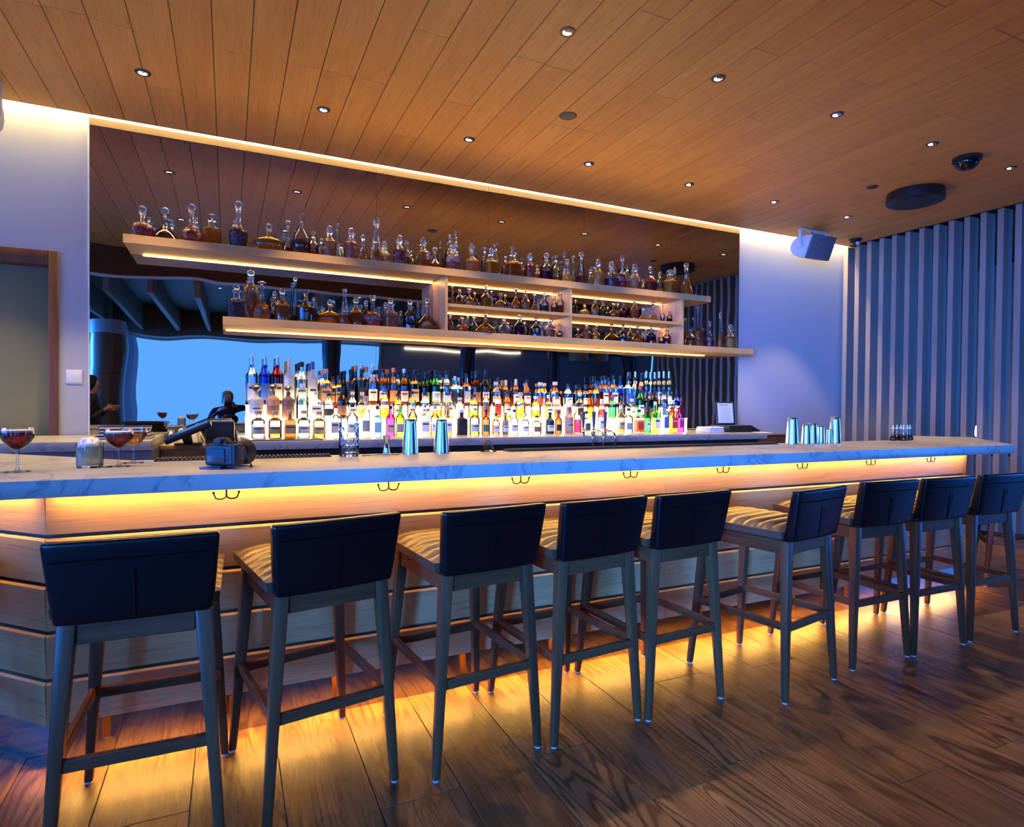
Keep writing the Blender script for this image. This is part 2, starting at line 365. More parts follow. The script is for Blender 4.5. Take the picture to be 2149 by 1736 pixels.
DECANTERS = [
('U',-0.573,2.71,0.239,0.079,'globe','ball','ruby',0.35,1),('U',-0.554,2.906,0.218,0.027,'cyl','ball','clear',0,0),('U',-0.439,2.834,0.282,0.098,'ship','ball','tawny',0.33,0),('U',-0.403,2.957,0.198,0.027,'cyl','ball','clear',0,0),
('U',-0.255,2.704,0.298,0.074,'bulb','ball','red',0.4,1),('U',-0.23,2.87,0.244,0.023,'cyl','ball','clear',0,0),('U',-0.119,2.763,0.25,0.071,'square','flat','amber',0.62,0),('U',0.065,2.705,0.368,0.069,'shoulder','ball','plum',0.42,1),
('U',0.035,2.87,0.256,0.026,'cyl','ball','clear',0,0),('U',0.284,2.692,0.217,0.113,'oval','ball','gold',0.5,0),('U',0.433,2.784,0.288,0.044,'cone','ball','magenta',0.25,0),('U',0.527,2.705,0.336,0.075,'ovoid','flare','plum',0.42,0),
('U',0.628,2.773,0.223,0.044,'cyl','ball','magenta',0.25,0),('U',0.705,2.87,0.196,0.03,'cyl','ball','clear',0,0),('U',0.749,2.705,0.266,0.057,'cyl','ball','amber',0.62,1),('U',0.831,2.838,0.343,0.043,'cone','teardrop','magenta',0.12,0),
('U',0.921,2.692,0.266,0.058,'cyl','ball','copper',0.62,1),('U',0.877,2.902,0.185,0.032,'cyl','ball','clear',0,0),('U',1.03,2.753,0.239,0.045,'cone','ball','orange',0.35,1),('U',1.131,2.698,0.383,0.068,'cone','ball','orange',0.3,1),
('U',1.22,2.783,0.212,0.052,'cyl','ball','gold',0.25,1),('U',1.333,2.705,0.26,0.055,'cyl','ball','ruby',0.55,1),('U',1.43,2.847,0.255,0.038,'square','flat','copper',0.45,0),('U',1.489,2.893,0.186,0.033,'cyl','ball','clear',0.1,0),
('U',1.538,2.693,0.263,0.063,'square','ball','orange',0.3,0),('U',1.662,2.74,0.204,0.066,'ship','ball','red',0.28,0),('U',1.822,2.705,0.264,0.064,'cyl','ball','red',0.35,1),('U',1.84,2.858,0.374,0.034,'cyl','teardrop','clear',0,0),
('U',1.907,2.882,0.421,0.034,'cyl','teardrop','clear',0,0),('U',2.001,2.705,0.266,0.077,'globe','ball','orange',0.45,1),('U',2.194,2.87,0.293,0.035,'cyl','cube','clear',0,0),('U',2.19,2.705,0.25,0.064,'square','ball','gold',0.55,0),
('U',2.304,2.87,0.346,0.056,'cone','flare','copper',0.3,0),('U',2.41,2.87,0.231,0.036,'cyl','ball','clear',0,0),('U',2.412,2.705,0.285,0.072,'square','flare','copper',0.52,0),('U',2.578,2.87,0.229,0.039,'cyl','cube','orange',0.4,0),
('U',2.589,2.705,0.249,0.052,'square','ball','red',0.6,1),('U',2.757,2.87,0.189,0.037,'cyl','ball','clear',0.2,0),('U',2.767,2.705,0.269,0.064,'cyl','ball','plum',0.4,0),('U',2.963,2.87,0.297,0.043,'cyl','cube','amber',0.3,0),
('U',3.062,2.87,0.348,0.044,'cone','cube','clear',0.1,0),('U',2.997,2.705,0.235,0.052,'bulb','ball','gold',0.45,1),('U',3.164,2.87,0.322,0.041,'cone','ball','clear',0.1,0),('U',3.158,2.705,0.325,0.069,'cone','ball','plum',0.3,0),
('U',3.372,2.87,0.215,0.038,'cyl','ball','amber',0.2,0),('U',3.355,2.705,0.273,0.057,'cyl','ball','amber',0.62,1),('U',3.514,2.705,0.265,0.072,'cyl','ball','plum',0.42,1),('U',3.646,2.705,0.343,0.057,'shoulder','cube','ruby',0.25,1),
('U',3.827,2.87,0.287,0.039,'cyl','cube','clear',0.1,0),('U',3.802,2.705,0.27,0.063,'cyl','ball','orange',0.42,1),('U',4.039,2.87,0.17,0.04,'cyl','ball','gold',0.2,0),('U',4.0,2.705,0.265,0.057,'square','ball','red',0.45,0),
('U',4.122,2.705,0.219,0.046,'cyl','ball','gold',0.2,0),('U',4.261,2.705,0.253,0.076,'square','flat','amber',0.58,0),('U',4.461,2.87,0.353,0.048,'cone','teardrop','gold',0.2,0),('U',4.478,2.705,0.359,0.079,'cone','ball','copper',0.4,0),
('L',0.053,2.695,0.263,0.065,'square','ball','plum',0.55,1),('L',0.158,2.805,0.403,0.068,'balu','ball','amber',0.62,1),('L',0.235,2.694,0.303,0.064,'bulb','mushroom','orange',0.45,1),('L',0.338,2.87,0.264,0.042,'cyl','ball','plum',0.3,0),
('L',0.386,2.705,0.26,0.057,'cyl','ball','orange',0.55,0),('L',0.498,2.87,0.392,0.04,'cone','ball','tawny',0.2,0),('L',0.566,2.708,0.266,0.078,'mug','flare','tawny',0.6,0),('L',0.646,2.87,0.24,0.03,'cyl','ball','copper',0.3,0),
('L',0.764,2.774,0.213,0.111,'oval','ball','orange',0.5,0),('L',0.717,2.87,0.167,0.029,'cyl','ball','clear',0,0),('L',0.869,2.683,0.296,0.053,'cone','cube','red',0.3,1),('L',0.971,2.739,0.242,0.06,'cyl','ball','copper',0.6,0),
('L',1.082,2.87,0.25,0.039,'cyl','ball','plum',0.3,0),('L',1.107,2.705,0.267,0.07,'shoulder','cube','ruby',0.25,1),('L',1.25,2.87,0.244,0.038,'cyl','ball','plum',0.2,0),('L',1.257,2.705,0.252,0.064,'square','ball','orange',0.5,1),
('L',1.389,2.87,0.179,0.033,'cyl','ball','clear',0.2,0),('L',1.424,2.69,0.252,0.056,'cyl','ball','plum',0.25,0),('L',1.548,2.872,0.287,0.029,'cyl','teardrop','clear',0,0),('L',1.59,2.74,0.317,0.11,'ship','teardrop','tawny',0.14,0),
('R',4.623,2.87,0.336,0.035,'shoulder','ball','copper',0.3,0),('R',4.541,2.693,0.202,0.047,'square','mushroom','amber',0.35,0),('R',4.726,2.87,0.346,0.022,'cone','ball','clear',0.1,0),('R',4.66,2.717,0.458,0.055,'bulb','cube','copper',0.4,1),
('R',4.879,2.87,0.236,0.026,'cyl','ball','clear',0.1,0),('R',4.822,2.705,0.292,0.048,'shoulder','cube','ruby',0.3,1),('R',4.97,2.705,0.397,0.043,'cone','ball','orange',0.5,1),('R',5.122,2.705,0.274,0.064,'cyl','ball','gold',0.5,1),
('C1',1.817,2.705,0.18,0.029,'cone','ball','amber',0.35,0),('C1',1.885,2.705,0.154,0.03,'square','ball','orange',0.3,0),('C1',1.977,2.705,0.178,0.045,'shoulder','ball','amber',0.35,1),('C1',2.097,2.87,0.174,0.03,'cyl','ball','amber',0.3,0),
('C1',2.141,2.705,0.209,0.047,'square','flare','amber',0.5,0),('C1',2.268,2.87,0.202,0.024,'cone','ball','gold',0.2,0),('C1',2.287,2.705,0.15,0.051,'globe','cube','copper',0.5,1),('C1',2.412,2.87,0.177,0.024,'cyl','ball','clear',0.2,0),
('C1',2.447,2.705,0.22,0.05,'bulb','ball','orange',0.5,0),('C1',2.546,2.705,0.192,0.042,'cyl','ball','amber',0.5,1),('C1',2.642,2.705,0.177,0.036,'cone','ball','copper',0.4,0),('C1',2.749,2.705,0.189,0.044,'cyl','ball','tawny',0.42,0),
('C1',2.855,2.695,0.164,0.033,'cyl','ball','tawny',0.4,0),('C1',2.927,2.715,0.222,0.038,'cyl','cube','red',0.42,0),('C1l',1.8,2.705,0.152,0.025,'cyl','ball','copper',0.5,1),('C1l',1.914,2.705,0.144,0.058,'globe','ball','copper',0.5,0),
('C1l',2.029,2.87,0.19,0.02,'cyl','teardrop','clear',0,0),('C1l',2.091,2.87,0.181,0.033,'cyl','ball','clear',0.2,0),('C1l',2.139,2.705,0.199,0.101,'ship','ball','tawny',0.3,0),('C1l',2.325,2.705,0.156,0.05,'cyl','ball','amber',0.25,1),
('C1l',2.443,2.87,0.15,0.027,'cyl','ball','copper',0.3,0),('C1l',2.487,2.705,0.207,0.045,'square','ball','plum',0.5,0),('C1l',2.62,2.87,0.162,0.028,'cyl','ball','clear',0.1,0),('C1l',2.66,2.705,0.185,0.047,'cyl','ball','plum',0.25,0),
('C1l',2.808,2.87,0.174,0.032,'cyl','mushroom','amber',0.2,0),('C1l',2.815,2.705,0.192,0.048,'square','mushroom','orange',0.45,1),('C1l',2.92,2.705,0.155,0.033,'shoulder','ball','plum',0.25,0),('C2',3.097,2.705,0.154,0.024,'cyl','ball','tawny',0.3,0),
('C2',3.201,2.705,0.12,0.057,'globe','ball','gold',0.6,1),('C2',3.323,2.705,0.188,0.04,'cyl','ball','amber',0.55,1),('C2',3.416,2.705,0.164,0.033,'cyl','mushroom','tawny',0.45,0),('C2',3.587,2.87,0.148,0.023,'cyl','ball','clear',0.1,0),
('C2',3.547,2.705,0.165,0.054,'globe','ball','copper',0.6,0),('C2',3.711,2.87,0.19,0.023,'cyl','ball','clear',0.1,0),('C2',3.669,2.705,0.175,0.035,'cyl','mushroom','plum',0.4,0),('C2',3.804,2.705,0.214,0.045,'cyl','ball','copper',0.6,0),
('C2',3.915,2.705,0.136,0.049,'ship','ball','amber',0.4,0),('C2',4.042,2.705,0.211,0.054,'cone','ball','amber',0.4,1),('C2',4.168,2.705,0.194,0.026,'shoulder','ball','plum',0.3,0),('C2',4.26,2.705,0.145,0.03,'cyl','ball','plum',0.35,0),
('C2l',3.128,2.705,0.112,0.034,'shoulder','ball','amber',0.3,0),('C2l',3.225,2.705,0.158,0.036,'cyl','ball','copper',0.55,1),('C2l',3.341,2.705,0.163,0.039,'globe','ball','amber',0.5,0),('C2l',3.602,2.821,0.199,0.104,'ship','ball','tawny',0.3,0),
('C2l',3.643,2.675,0.177,0.045,'cyl','cube','plum',0.3,0),('C2l',3.872,2.87,0.186,0.043,'cyl','mushroom','amber',0.2,0),('C2l',3.847,2.705,0.175,0.064,'bulb','mushroom','copper',0.3,0),('C2l',4.079,2.87,0.188,0.03,'cyl','ball','copper',0.35,0),
('C2l',4.025,2.705,0.193,0.049,'cyl','ball','plum',0.5,0),('C2l',4.284,2.87,0.18,0.031,'cyl','ball','plum',0.35,0),('C2l',4.229,2.705,0.199,0.038,'cyl','teardrop','ruby',0.45,0)]
BOTTLES = [
(3,0.169,2.83,0.395,0.043,'tall','clear','','silver','silver'),(3,0.268,2.829,0.395,0.043,'tall','blue','','blue','silver'),(3,0.362,2.853,0.399,0.046,'tall','red','','cream','silver'),(3,0.45,2.832,0.38,0.042,'tall','frost','','white','white'),
(3,0.529,2.917,0.353,0.036,'tall','clear','','','black'),(3,0.544,2.813,0.358,0.051,'round','clear','','silver','black'),(3,0.616,2.916,0.356,0.032,'tall','frost','','','blue'),(3,0.636,2.841,0.365,0.042,'tall','frost','','white','blue'),
(3,0.723,2.917,0.299,0.036,'round','clear','','','pink'),(3,0.738,2.815,0.307,0.053,'square','clear','gold','tan','pink'),(3,0.81,2.874,0.246,0.034,'square','clear','amber','tan','black'),(3,0.844,2.809,0.253,0.036,'square','clear','amber','tan','black'),
(3,0.91,2.915,0.301,0.032,'round','dark','','','black'),(3,0.945,2.83,0.309,0.041,'square','dark','copper','black','black'),(3,1.006,2.918,0.35,0.035,'square','dark','','','tan'),(3,1.039,2.841,0.358,0.046,'square','dark','','black','silver'),
(3,1.098,2.915,0.341,0.033,'round','clear','','','tan'),(3,1.128,2.808,0.356,0.046,'round','clear','orange','cream','silver'),(3,1.191,2.915,0.316,0.033,'round','clear','copper','','black'),(3,1.223,2.837,0.327,0.042,'round','clear','copper','cream','black'),
(3,1.282,2.915,0.324,0.038,'round','clear','orange','','orange'),(3,1.315,2.83,0.335,0.04,'round','clear','orange','orange','orange'),(3,1.378,2.915,0.315,0.034,'round','clear','','','black'),(3,1.412,2.83,0.328,0.043,'round','clear','orange','pink','silver'),
(3,1.474,2.915,0.32,0.036,'round','dark','','','black'),(3,1.506,2.83,0.325,0.045,'square','brown','','tan','black'),(3,1.572,2.915,0.294,0.036,'round','dark','','','black'),(3,1.605,2.83,0.303,0.043,'round','darkgreen','','tan','black'),
(3,1.667,2.903,0.321,0.037,'round','darkgreen','','','black'),(3,1.703,2.825,0.328,0.046,'round','green','','white','black'),(3,1.764,2.881,0.319,0.029,'round','clear','','','black'),(3,1.796,2.803,0.326,0.04,'round','clear','','silver','black'),
(3,1.736,2.946,0.332,0.038,'round','green','','','black'),(3,1.833,2.872,0.326,0.035,'round','clear','','silver','black'),(3,1.887,2.817,0.277,0.038,'square','clear','','black','silver'),(3,1.957,2.915,0.27,0.034,'square','clear','','','silver'),
(3,2.003,2.83,0.303,0.041,'square','clear','red','grey','black'),(3,2.099,2.83,0.33,0.047,'round','brown','copper','brown','black'),(3,2.193,2.83,0.342,0.041,'round','dark','','cream','black'),(3,2.303,2.83,0.235,0.046,'round','clear','gold','cream','cream'),
(3,2.361,2.909,0.281,0.042,'round','dark','','','black'),(3,2.446,2.921,0.259,0.036,'tall','clear','amber','','cream'),(3,2.513,2.83,0.266,0.04,'tall','clear','copper','cream','cream'),(3,2.628,2.83,0.262,0.043,'round','clear','copper','cream','black'),
(3,2.778,2.83,0.241,0.051,'round','clear','amber','','cream'),(3,2.868,2.915,0.238,0.044,'round','clear','amber','','cream'),(3,2.945,2.83,0.25,0.053,'round','clear','red','cream','cream'),(3,3.092,2.83,0.234,0.05,'round','clear','','cream','black'),
(3,3.243,2.915,0.227,0.045,'round','dark','','','black'),(3,3.302,2.83,0.226,0.052,'round','dark','','cream','black'),(3,3.45,2.918,0.323,0.042,'round','dark','','','black'),(3,3.42,2.827,0.24,0.051,'round','clear','amber','','blue'),
(3,3.567,2.947,0.326,0.037,'square','clear','copper','','black'),(3,3.552,2.865,0.328,0.041,'square','clear','copper','white','black'),(3,3.626,2.898,0.311,0.035,'square','clear','copper','','black'),(3,3.624,2.81,0.332,0.047,'square','clear','copper','white','black'),
(3,3.767,2.89,0.327,0.042,'square','blue','','','black'),(3,3.806,2.808,0.33,0.046,'square','clear','','blue','black'),(3,3.935,2.872,0.325,0.04,'round','clear','','','black'),(3,3.99,2.929,0.386,0.036,'tall','clear','','','silver'),
(3,3.972,2.8,0.36,0.038,'tall','clear','','','black'),(3,4.07,2.842,0.393,0.036,'tall','clear','','silver','silver'),(3,4.183,2.915,0.384,0.033,'tall','clear','','','silver'),(3,4.163,2.816,0.38,0.033,'tall','clear','','blue','silver'),
(3,4.266,2.874,0.394,0.036,'tall','clear','','silver','silver'),(3,4.271,2.8,0.392,0.035,'tall','clear','','blue','silver'),(3,4.365,2.83,0.397,0.038,'tall','clear','','silver','silver'),(2,0.197,2.69,0.271,0.053,'jug','ceramic','','silver','skull'),
(2,0.317,2.69,0.278,0.053,'jug','clay','','brown','skull'),(2,0.431,2.69,0.268,0.051,'jug','umber','','brown','skull'),(2,0.538,2.683,0.283,0.05,'round','mint','','clear','clear'),(2,0.644,2.684,0.227,0.05,'square','clear','','white','clear'),
(2,0.746,2.695,0.211,0.047,'round','clear','','black','black'),(2,0.852,2.689,0.272,0.041,'round','dark','amber','brown','black'),(2,0.939,2.701,0.228,0.041,'round','clear','','silver','white'),(2,1.012,2.667,0.224,0.035,'round','clear','yellow','','cream'),
(2,1.207,2.69,0.255,0.05,'round','clear','orange','','blue'),(2,1.322,2.69,0.217,0.046,'round','clear','gold','cream','black'),(2,1.444,2.69,0.241,0.044,'round','clear','amber','cream','black'),(2,1.564,2.69,0.233,0.051,'round','clear','','cream','black'),
(2,1.67,2.69,0.216,0.051,'round','clear','orange','','cream'),(2,1.796,2.711,0.243,0.031,'square','clear','amber','cream','black'),(2,1.751,2.662,0.236,0.03,'square','clear','amber','black','black'),(2,1.887,2.69,0.19,0.05,'round','clear','','white','clear'),
(2,2.02,2.69,0.221,0.053,'round','clear','yellow','','black'),(2,2.143,2.69,0.273,0.044,'round','clear','copper','brown','black'),(2,2.256,2.69,0.291,0.038,'square','clear','copper','red','tan'),(2,2.358,2.69,0.258,0.041,'round','clear','amber','cream','black'),
(2,2.496,2.69,0.245,0.053,'round','clear','gold','','tan'),(2,2.659,2.69,0.212,0.053,'round','clear','amber','','clear'),(2,2.796,2.69,0.224,0.042,'square','clear','gold','white','clear'),(2,2.893,2.69,0.213,0.04,'round','clear','copper','brown','brown'),
(2,3.012,2.69,0.201,0.044,'round','white','','brown','white'),(2,3.147,2.69,0.256,0.043,'round','clear','tan','black','cream'),(2,3.271,2.69,0.28,0.044,'cone','orange','','','orange'),(2,3.404,2.69,0.193,0.04,'round','clear','red','','white'),
(2,3.532,2.69,0.235,0.045,'round','green','','','red'),(2,3.646,2.69,0.232,0.042,'round','dark','','','black'),(2,3.775,2.69,0.2,0.04,'round','clear','yellow','white','cream'),(2,3.875,2.686,0.339,0.043,'round','green','','white','red'),
(2,3.966,2.694,0.296,0.04,'round','dark','','black','black'),(2,4.061,2.69,0.322,0.046,'round','dark','','','black'),(2,4.178,2.681,0.314,0.044,'tall','clear','','blue','black'),(2,4.271,2.699,0.296,0.037,'tall','clear','','white','black'),
(2,4.353,2.69,0.298,0.041,'tall','blue','','white','black'),(1,0.205,2.54,0.201,0.053,'round','clear','','silver','tan'),(1,0.324,2.54,0.201,0.053,'round','clear','amber','tan','tan'),(1,0.431,2.53,0.205,0.05,'square','brown','','tan','tan'),
(1,0.536,2.547,0.204,0.053,'round','clear','','white','tan'),(1,0.65,2.54,0.204,0.053,'round','clear','yellow','tan','tan'),(1,0.777,2.54,0.26,0.053,'square','clear','','silver','red'),(1,0.909,2.54,0.267,0.048,'round','clear','','cream','black'),
(1,1.018,2.54,0.329,0.038,'round','clear','','grey','tan'),(1,1.112,2.54,0.251,0.037,'square','sky','','sky','black'),(1,1.22,2.534,0.252,0.041,'round','magenta','','pink','black'),(1,1.306,2.546,0.253,0.041,'round','lime','','grey','lime'),
(1,1.412,2.54,0.28,0.041,'round','clear','yellow','lime','sky'),(1,1.516,2.54,0.27,0.045,'square','clear','','white','silver'),(1,1.607,2.54,0.253,0.041,'round','clear','gold','white','silver'),(1,1.721,2.54,0.244,0.039,'square','clear','amber','white','tan'),
(1,1.85,2.54,0.223,0.053,'square','black','','black','clear'),(1,1.974,2.54,0.24,0.049,'round','clear','yellow','silver','silver'),(1,2.082,2.54,0.224,0.042,'round','brown','','green','black'),(1,2.18,2.54,0.189,0.037,'round','clear','copper','white','black'),
(1,2.272,2.54,0.199,0.036,'round','dark','','white','tan'),(1,2.361,2.54,0.226,0.04,'round','clear','','white','black'),(1,2.473,2.54,0.189,0.04,'round','clear','','white','silver'),(1,2.593,2.54,0.171,0.048,'round','clear','','brown','black'),
(1,2.731,2.54,0.2,0.045,'round','black','','white','black'),(1,2.823,2.54,0.215,0.036,'round','brown','','black','black'),(1,2.936,2.54,0.251,0.047,'round','clay','','tan','brown'),(1,3.034,2.54,0.292,0.04,'round','clear','pink','','black'),
(1,3.132,2.54,0.213,0.04,'square','clear','','dark','black'),(1,3.306,2.54,0.32,0.042,'round','clear','sky','white','white'),(1,3.534,2.54,0.27,0.04,'round','clear','gold','tan','cream'),(1,3.625,2.54,0.244,0.048,'round','clear','','grey','black'),
(1,3.752,2.54,0.231,0.048,'square','clear','red','red','black'),(1,3.859,2.54,0.259,0.037,'round','green','','white','black'),(1,3.961,2.54,0.314,0.041,'square','lime','','white','yellow'),(1,4.078,2.54,0.342,0.041,'square','clear','','blue','black'),
(1,4.183,2.54,0.33,0.046,'square','orange','','red','white'),(1,4.288,2.54,0.356,0.039,'round','magenta','','magenta','magenta')]

# ================================================================== STRUCTURE
def struct(name, me, mat, parent=None, **kw):
    o = obj(name, me, mat, parent, **kw)
    if parent is None: o['kind'] = 'structure'
    return o
def xz_prism(poly, y0, y1):
    bm = bmesh.new()
    a = [bm.verts.new((x, y0, z)) for x, z in poly]; b = [bm.verts.new((x, y1, z)) for x, z in poly]
    n = len(poly); bm.faces.new(a); bm.faces.new(b[::-1])
    for i in range(n): bm.faces.new((a[i], b[i], b[(i+1)%n], a[(i+1)%n]))
    bm.normal_update()
    bmesh.ops.triangulate(bm, faces=[f for f in bm.faces if len(f.verts) > 4])
    return mesh_of(bm)

# floor: a dark sub-floor with every board in view laid on it
floor = struct('floor', box(-5.2, 10.2, -6.5, 3.0, -0.12, -0.014), M_FLOOR)
FX0, FW = 0.17, 0.2835
fj = {6: -0.14, 1: -0.51, 3: -0.45, 5: -0.79, 9: -1.14, 7: -1.13}
rf = random.Random(3)
for k in range(-9, 26):
    x0 = FX0 + k*FW
    j = fj.get(k, rf.uniform(-1.6, 0.0))
    cuts = sorted({-3.2, 0.42, j, *( [j-1.9] if j-1.9 > -2.9 else [] )})
    for a, b in zip(cuts, cuts[1:]):
        w, l = FW-0.0025, b-a-0.002
        o = obj('floor_plank', box(-w/2, w/2, -l/2, l/2, -0.013, 0, 0.0012, 1), M_FLOOR, floor, loc=(x0+FW/2, (a+b)/2, 0))

# plank ceiling
ceiling = struct('ceiling', box(-5.2, XS+0.2, -1.2, YE-0.004, H+0.022, H+0.08), M_DARKCAB)
cj = {9: .87, 13: .87, 14: .19, 15: 1.55, 17: .86, 19: 1.53, 1: 1.56, 4: 1.56, 11: 1.56, 18: .18, 22: .16, 21: .83, 26: .22, 23: 1.52, 20: -.52, 24: -.53}
rc = random.Random(11)
for k in range(-21, 40):
    x0 = PLANK_X0 + k*PLANK
    if x0 < -5.2: continue
    j = cj.get(k, rc.choice([0.18, -0.52, -0.52, 0.86]) if 0 <= k <= 27 else rc.choice([1.55, .86, .18, -.52]))
    cuts = sorted({-1.2, YE, j, *([j-2.05] if j-2.05 > -1.0 else []), *([j+2.05] if j+2.05 < 2.7 else [])})
    x1 = min(x0+PLANK, XS+0.2)
    for a, b in zip(cuts, cuts[1:]):
        w, l = x1-x0-0.004, b-a-0.003
        obj('plank', box(-w/2, w/2, -l/2, l/2, 0, 0.02, 0.0015, 1), M_CEIL, ceiling, loc=((x0+x1)/2, (a+b)/2, H))
obj('fascia', box(-5.2, XS+0.2, YE-0.003, YE+0.012, H+0.001, H+0.20), wood('fascia_wood', (0.10, 0.06, 0.03), (0.16, 0.10, 0.05), 0.5, 'x', 1.0, 0.0), ceiling)
obj('slot_cover', box(-5.2, XS+0.2, YE+0.0125, YM-0.001, H+0.19, H+0.21), M_WALL, ceiling)

# back wall with the door opening
wall_back = struct('wall_back', xz_prism([(-5.2,0),(-2.16,0),(-2.16,2.39),(-1.15,2.39),(-1.15,0),(10.2,0),(10.2,H+0.2),(-5.2,H+0.2)], YM, YM+0.16), M_WALL)
door = struct('door_1', box(-2.1, -1.195, YM+0.09, YM+0.13, 0, 2.325, 0.003), M_OLIVE)
obj('door_jamb', box(-1.195, -1.14, YM-0.025, YM+0.10, 0, 2.43, 0.004), M_FRAME, door)
obj('door_jamb', box(-2.17, -2.1, YM-0.025, YM+0.10, 0, 2.43, 0.004), M_FRAME, door)
obj('door_head', box(-2.0995, -1.1955, YM-0.025, YM+0.10, 2.325, 2.43, 0.004), M_FRAME, door)
obj('door_hinge', box(-1.2, -1.1905, YM+0.06, YM+0.089, 1.15, 1.25, 0.001), M_BRONZE, door)

wall_right = struct('wall_right', box(10.2, 10.35, -6.5, 3.16, 0, H+0.1), M_WALL)
wall_left = struct('wall_left', box(-5.35, -5.2, -6.5, 3.16, 0, H+0.2), M_WALL)
wall_rear = struct('wall_rear', box(-5.35, 10.35, -6.65, -6.5, 0, H+0.1), M_WALL)

# the lower seating area behind the photographer: bulkhead, beamed ceiling, header
bulk = struct('trim_1', box(-5.2, 10.2, -1.32, -1.2, 3.055, H+0.08), M_DARKWOOD)
obj('bulkhead_edge', box(-5.2, 10.2, -1.325, -1.195, 3.035, 3.054), M_TRIMW, bulk)
M_BEAMED = wood('beamed_wood', (0.16, 0.115, 0.08), (0.30, 0.23, 0.17), 0.5, 'y', 0.8, 0.2, bump=0.04)
c2 = struct('ceiling.001', box(-5.2, 10.2, -6.5, -1.32, 3.26, 3.4), M_BEAMED)
bx = -4.9
while bx < 9.9:
    b_ = obj('beam', box(-0.035, 0.035, -2.3, 2.3, 0, 0.42, 0.004, 1), M_BEAMED, c2, loc=(bx, -3.66, 2.84))
    bx += 0.56
struct('trim_2', box(-5.2, 10.2, -6.5, -5.97, 2.74, 3.259), M_BEAMED)
struct('ceiling.002', box(XS+0.2, 10.2, -1.2, 3.0, H, H+0.1), M_DARKWOOD)

# daylight: a shaded rear window and tall side glazing, both out of the photograph's direct view
E_REAR = emis('daylit_shade', (0.08, 0.31, 1.0), L_WINDOW_REAR); E_SIDE = emis('daylit_glass', BLUE, L_WINDOW_SIDE)
w1 = struct('window_1', box(-1.75, 3.3, -6.496, -6.485, 0.25, 2.70), E_REAR)
for a in ((-1.82, -1.751, 0.18, 2.735), (3.301, 3.37, 0.18, 2.735)):
    obj('window_frame', box(a[0], a[1], -6.5, -6.46, a[2], a[3]), M_TRIMW, w1)
w2 = struct('window_2', box(-5.197, -5.19, -6.1, 1.4, 0.15, 2.9), E_SIDE)
for i in range(7):
    y = -6.1 + i*7.5/6
    obj('window_mullion', box(-5.2, -5.13, y-0.035, y+0.035, 0.1, 2.95), M_BLACK, w2)
for z in (0.12, 1.1, 2.0, 2.92):
    obj('window_rail', box(-5.2, -5.135, -6.06, 1.36, z-0.03, z+0.03), M_BLACK, w2)

w3 = struct('fill_window_3', box(-5.1, -2.95, -6.497, -6.49, 0.15, 2.72), E_SIDE)  # unseen window, added outside the mirror's view for stronger blue on the slats
for i in range(3):
    x = -5.08 + i*1.065
    obj('window_mullion', box(x-0.03, x+0.03, -6.5, -6.43, 0.1, 2.735), M_BLACK, w3)
for z in (0.12, 1.1, 2.0):
    obj('window_rail', box(-5.04, -2.99, -6.5, -6.435, z-0.025, z+0.025), M_BLACK, w3)
cl = bpy.data.lights.new('daylight', 'AREA'); cl.shape = 'RECTANGLE'; cl.size = 2.1; cl.size_y = 2.3; cl.energy = W_FILL_CORNER; cl.color = BLUE; cl.spread = rad(50)  # added lamp, narrowed and aimed so the fins catch more blue than the bar
co = bpy.data.objects.new('corner_fill', cl); link(co, w3); co.location = (-4.0, -6.40, 1.55)
co.rotation_euler = Vector((-0.82, -0.57, 0.03)).to_track_quat('Z', 'Y').to_euler()
w4 = struct('fill_window_4', box(10.19, 10.197, -3.9, -1.4, 0.15, 2.72), E_SIDE)  # unseen window, added where the slats hide it, to light the fins blue
for i in range(4):
    y = -3.88 + i*0.82
    obj('window_mullion', box(10.13, 10.2, y-0.03, y+0.03, 0.1, 2.735), M_BLACK, w4)
rl = bpy.data.lights.new('daylight', 'AREA'); rl.shape = 'RECTANGLE'; rl.size = 2.3; rl.size_y = 2.4; rl.energy = W_FILL_RIGHT; rl.color = BLUE; rl.spread = rad(130)
ro = bpy.data.objects.new('right_fill', rl); link(ro, w4); ro.location = (10.08, -2.65, 1.5)
ro.rotation_euler = Vector((0.75, -0.65, 0.12)).to_track_quat('Z', 'Y').to_euler()
dl = bpy.data.lights.new('daylight', 'AREA'); dl.shape = 'RECTANGLE'; dl.size = 7.3; dl.size_y = 2.6; dl.energy = W_WINDOW_SIDE; dl.color = BLUE; dl.spread = rad(110)
do = bpy.data.objects.new('daylight_side', dl); link(do, w2); do.location = (-5.12, -2.35, 1.5)
do.rotation_euler = Vector((-1, 0, 0.18)).to_track_quat('Z', 'Y').to_euler()

# columns of the seating area (seen in the mirror)
M_COLW = wood('column_wood', (0.13, 0.06, 0.025), (0.26, 0.13, 0.06), 0.3, 'z', 1.2, 0.0, bump=0.03)
M_COLD = plain('column_dark', (0.025, 0.022, 0.024), 0.4)
col0 = struct('column', lathe([(0.30, 0), (0.30, 2.55)], 32), M_COLW, loc=(-2.05, -5.1, 0))
obj('column_cap', lathe([(0.33, 2.551), (0.33, 2.839)], 32), M_GREY, col0)
obj('column_joint', lathe([(0.302, 1.85), (0.302, 1.86)], 32), M_BLACK, col0)
for x in (1.92, 4.85, 7.0, 9.2):
    cc = struct('column', lathe([(0.17, 0), (0.17, 2.62)], 24), M_COLD, loc=(x, -4.3, 0))
    obj('column_cap', lathe([(0.19, 2.621), (0.19, 2.839)], 24), M_GREY, cc)

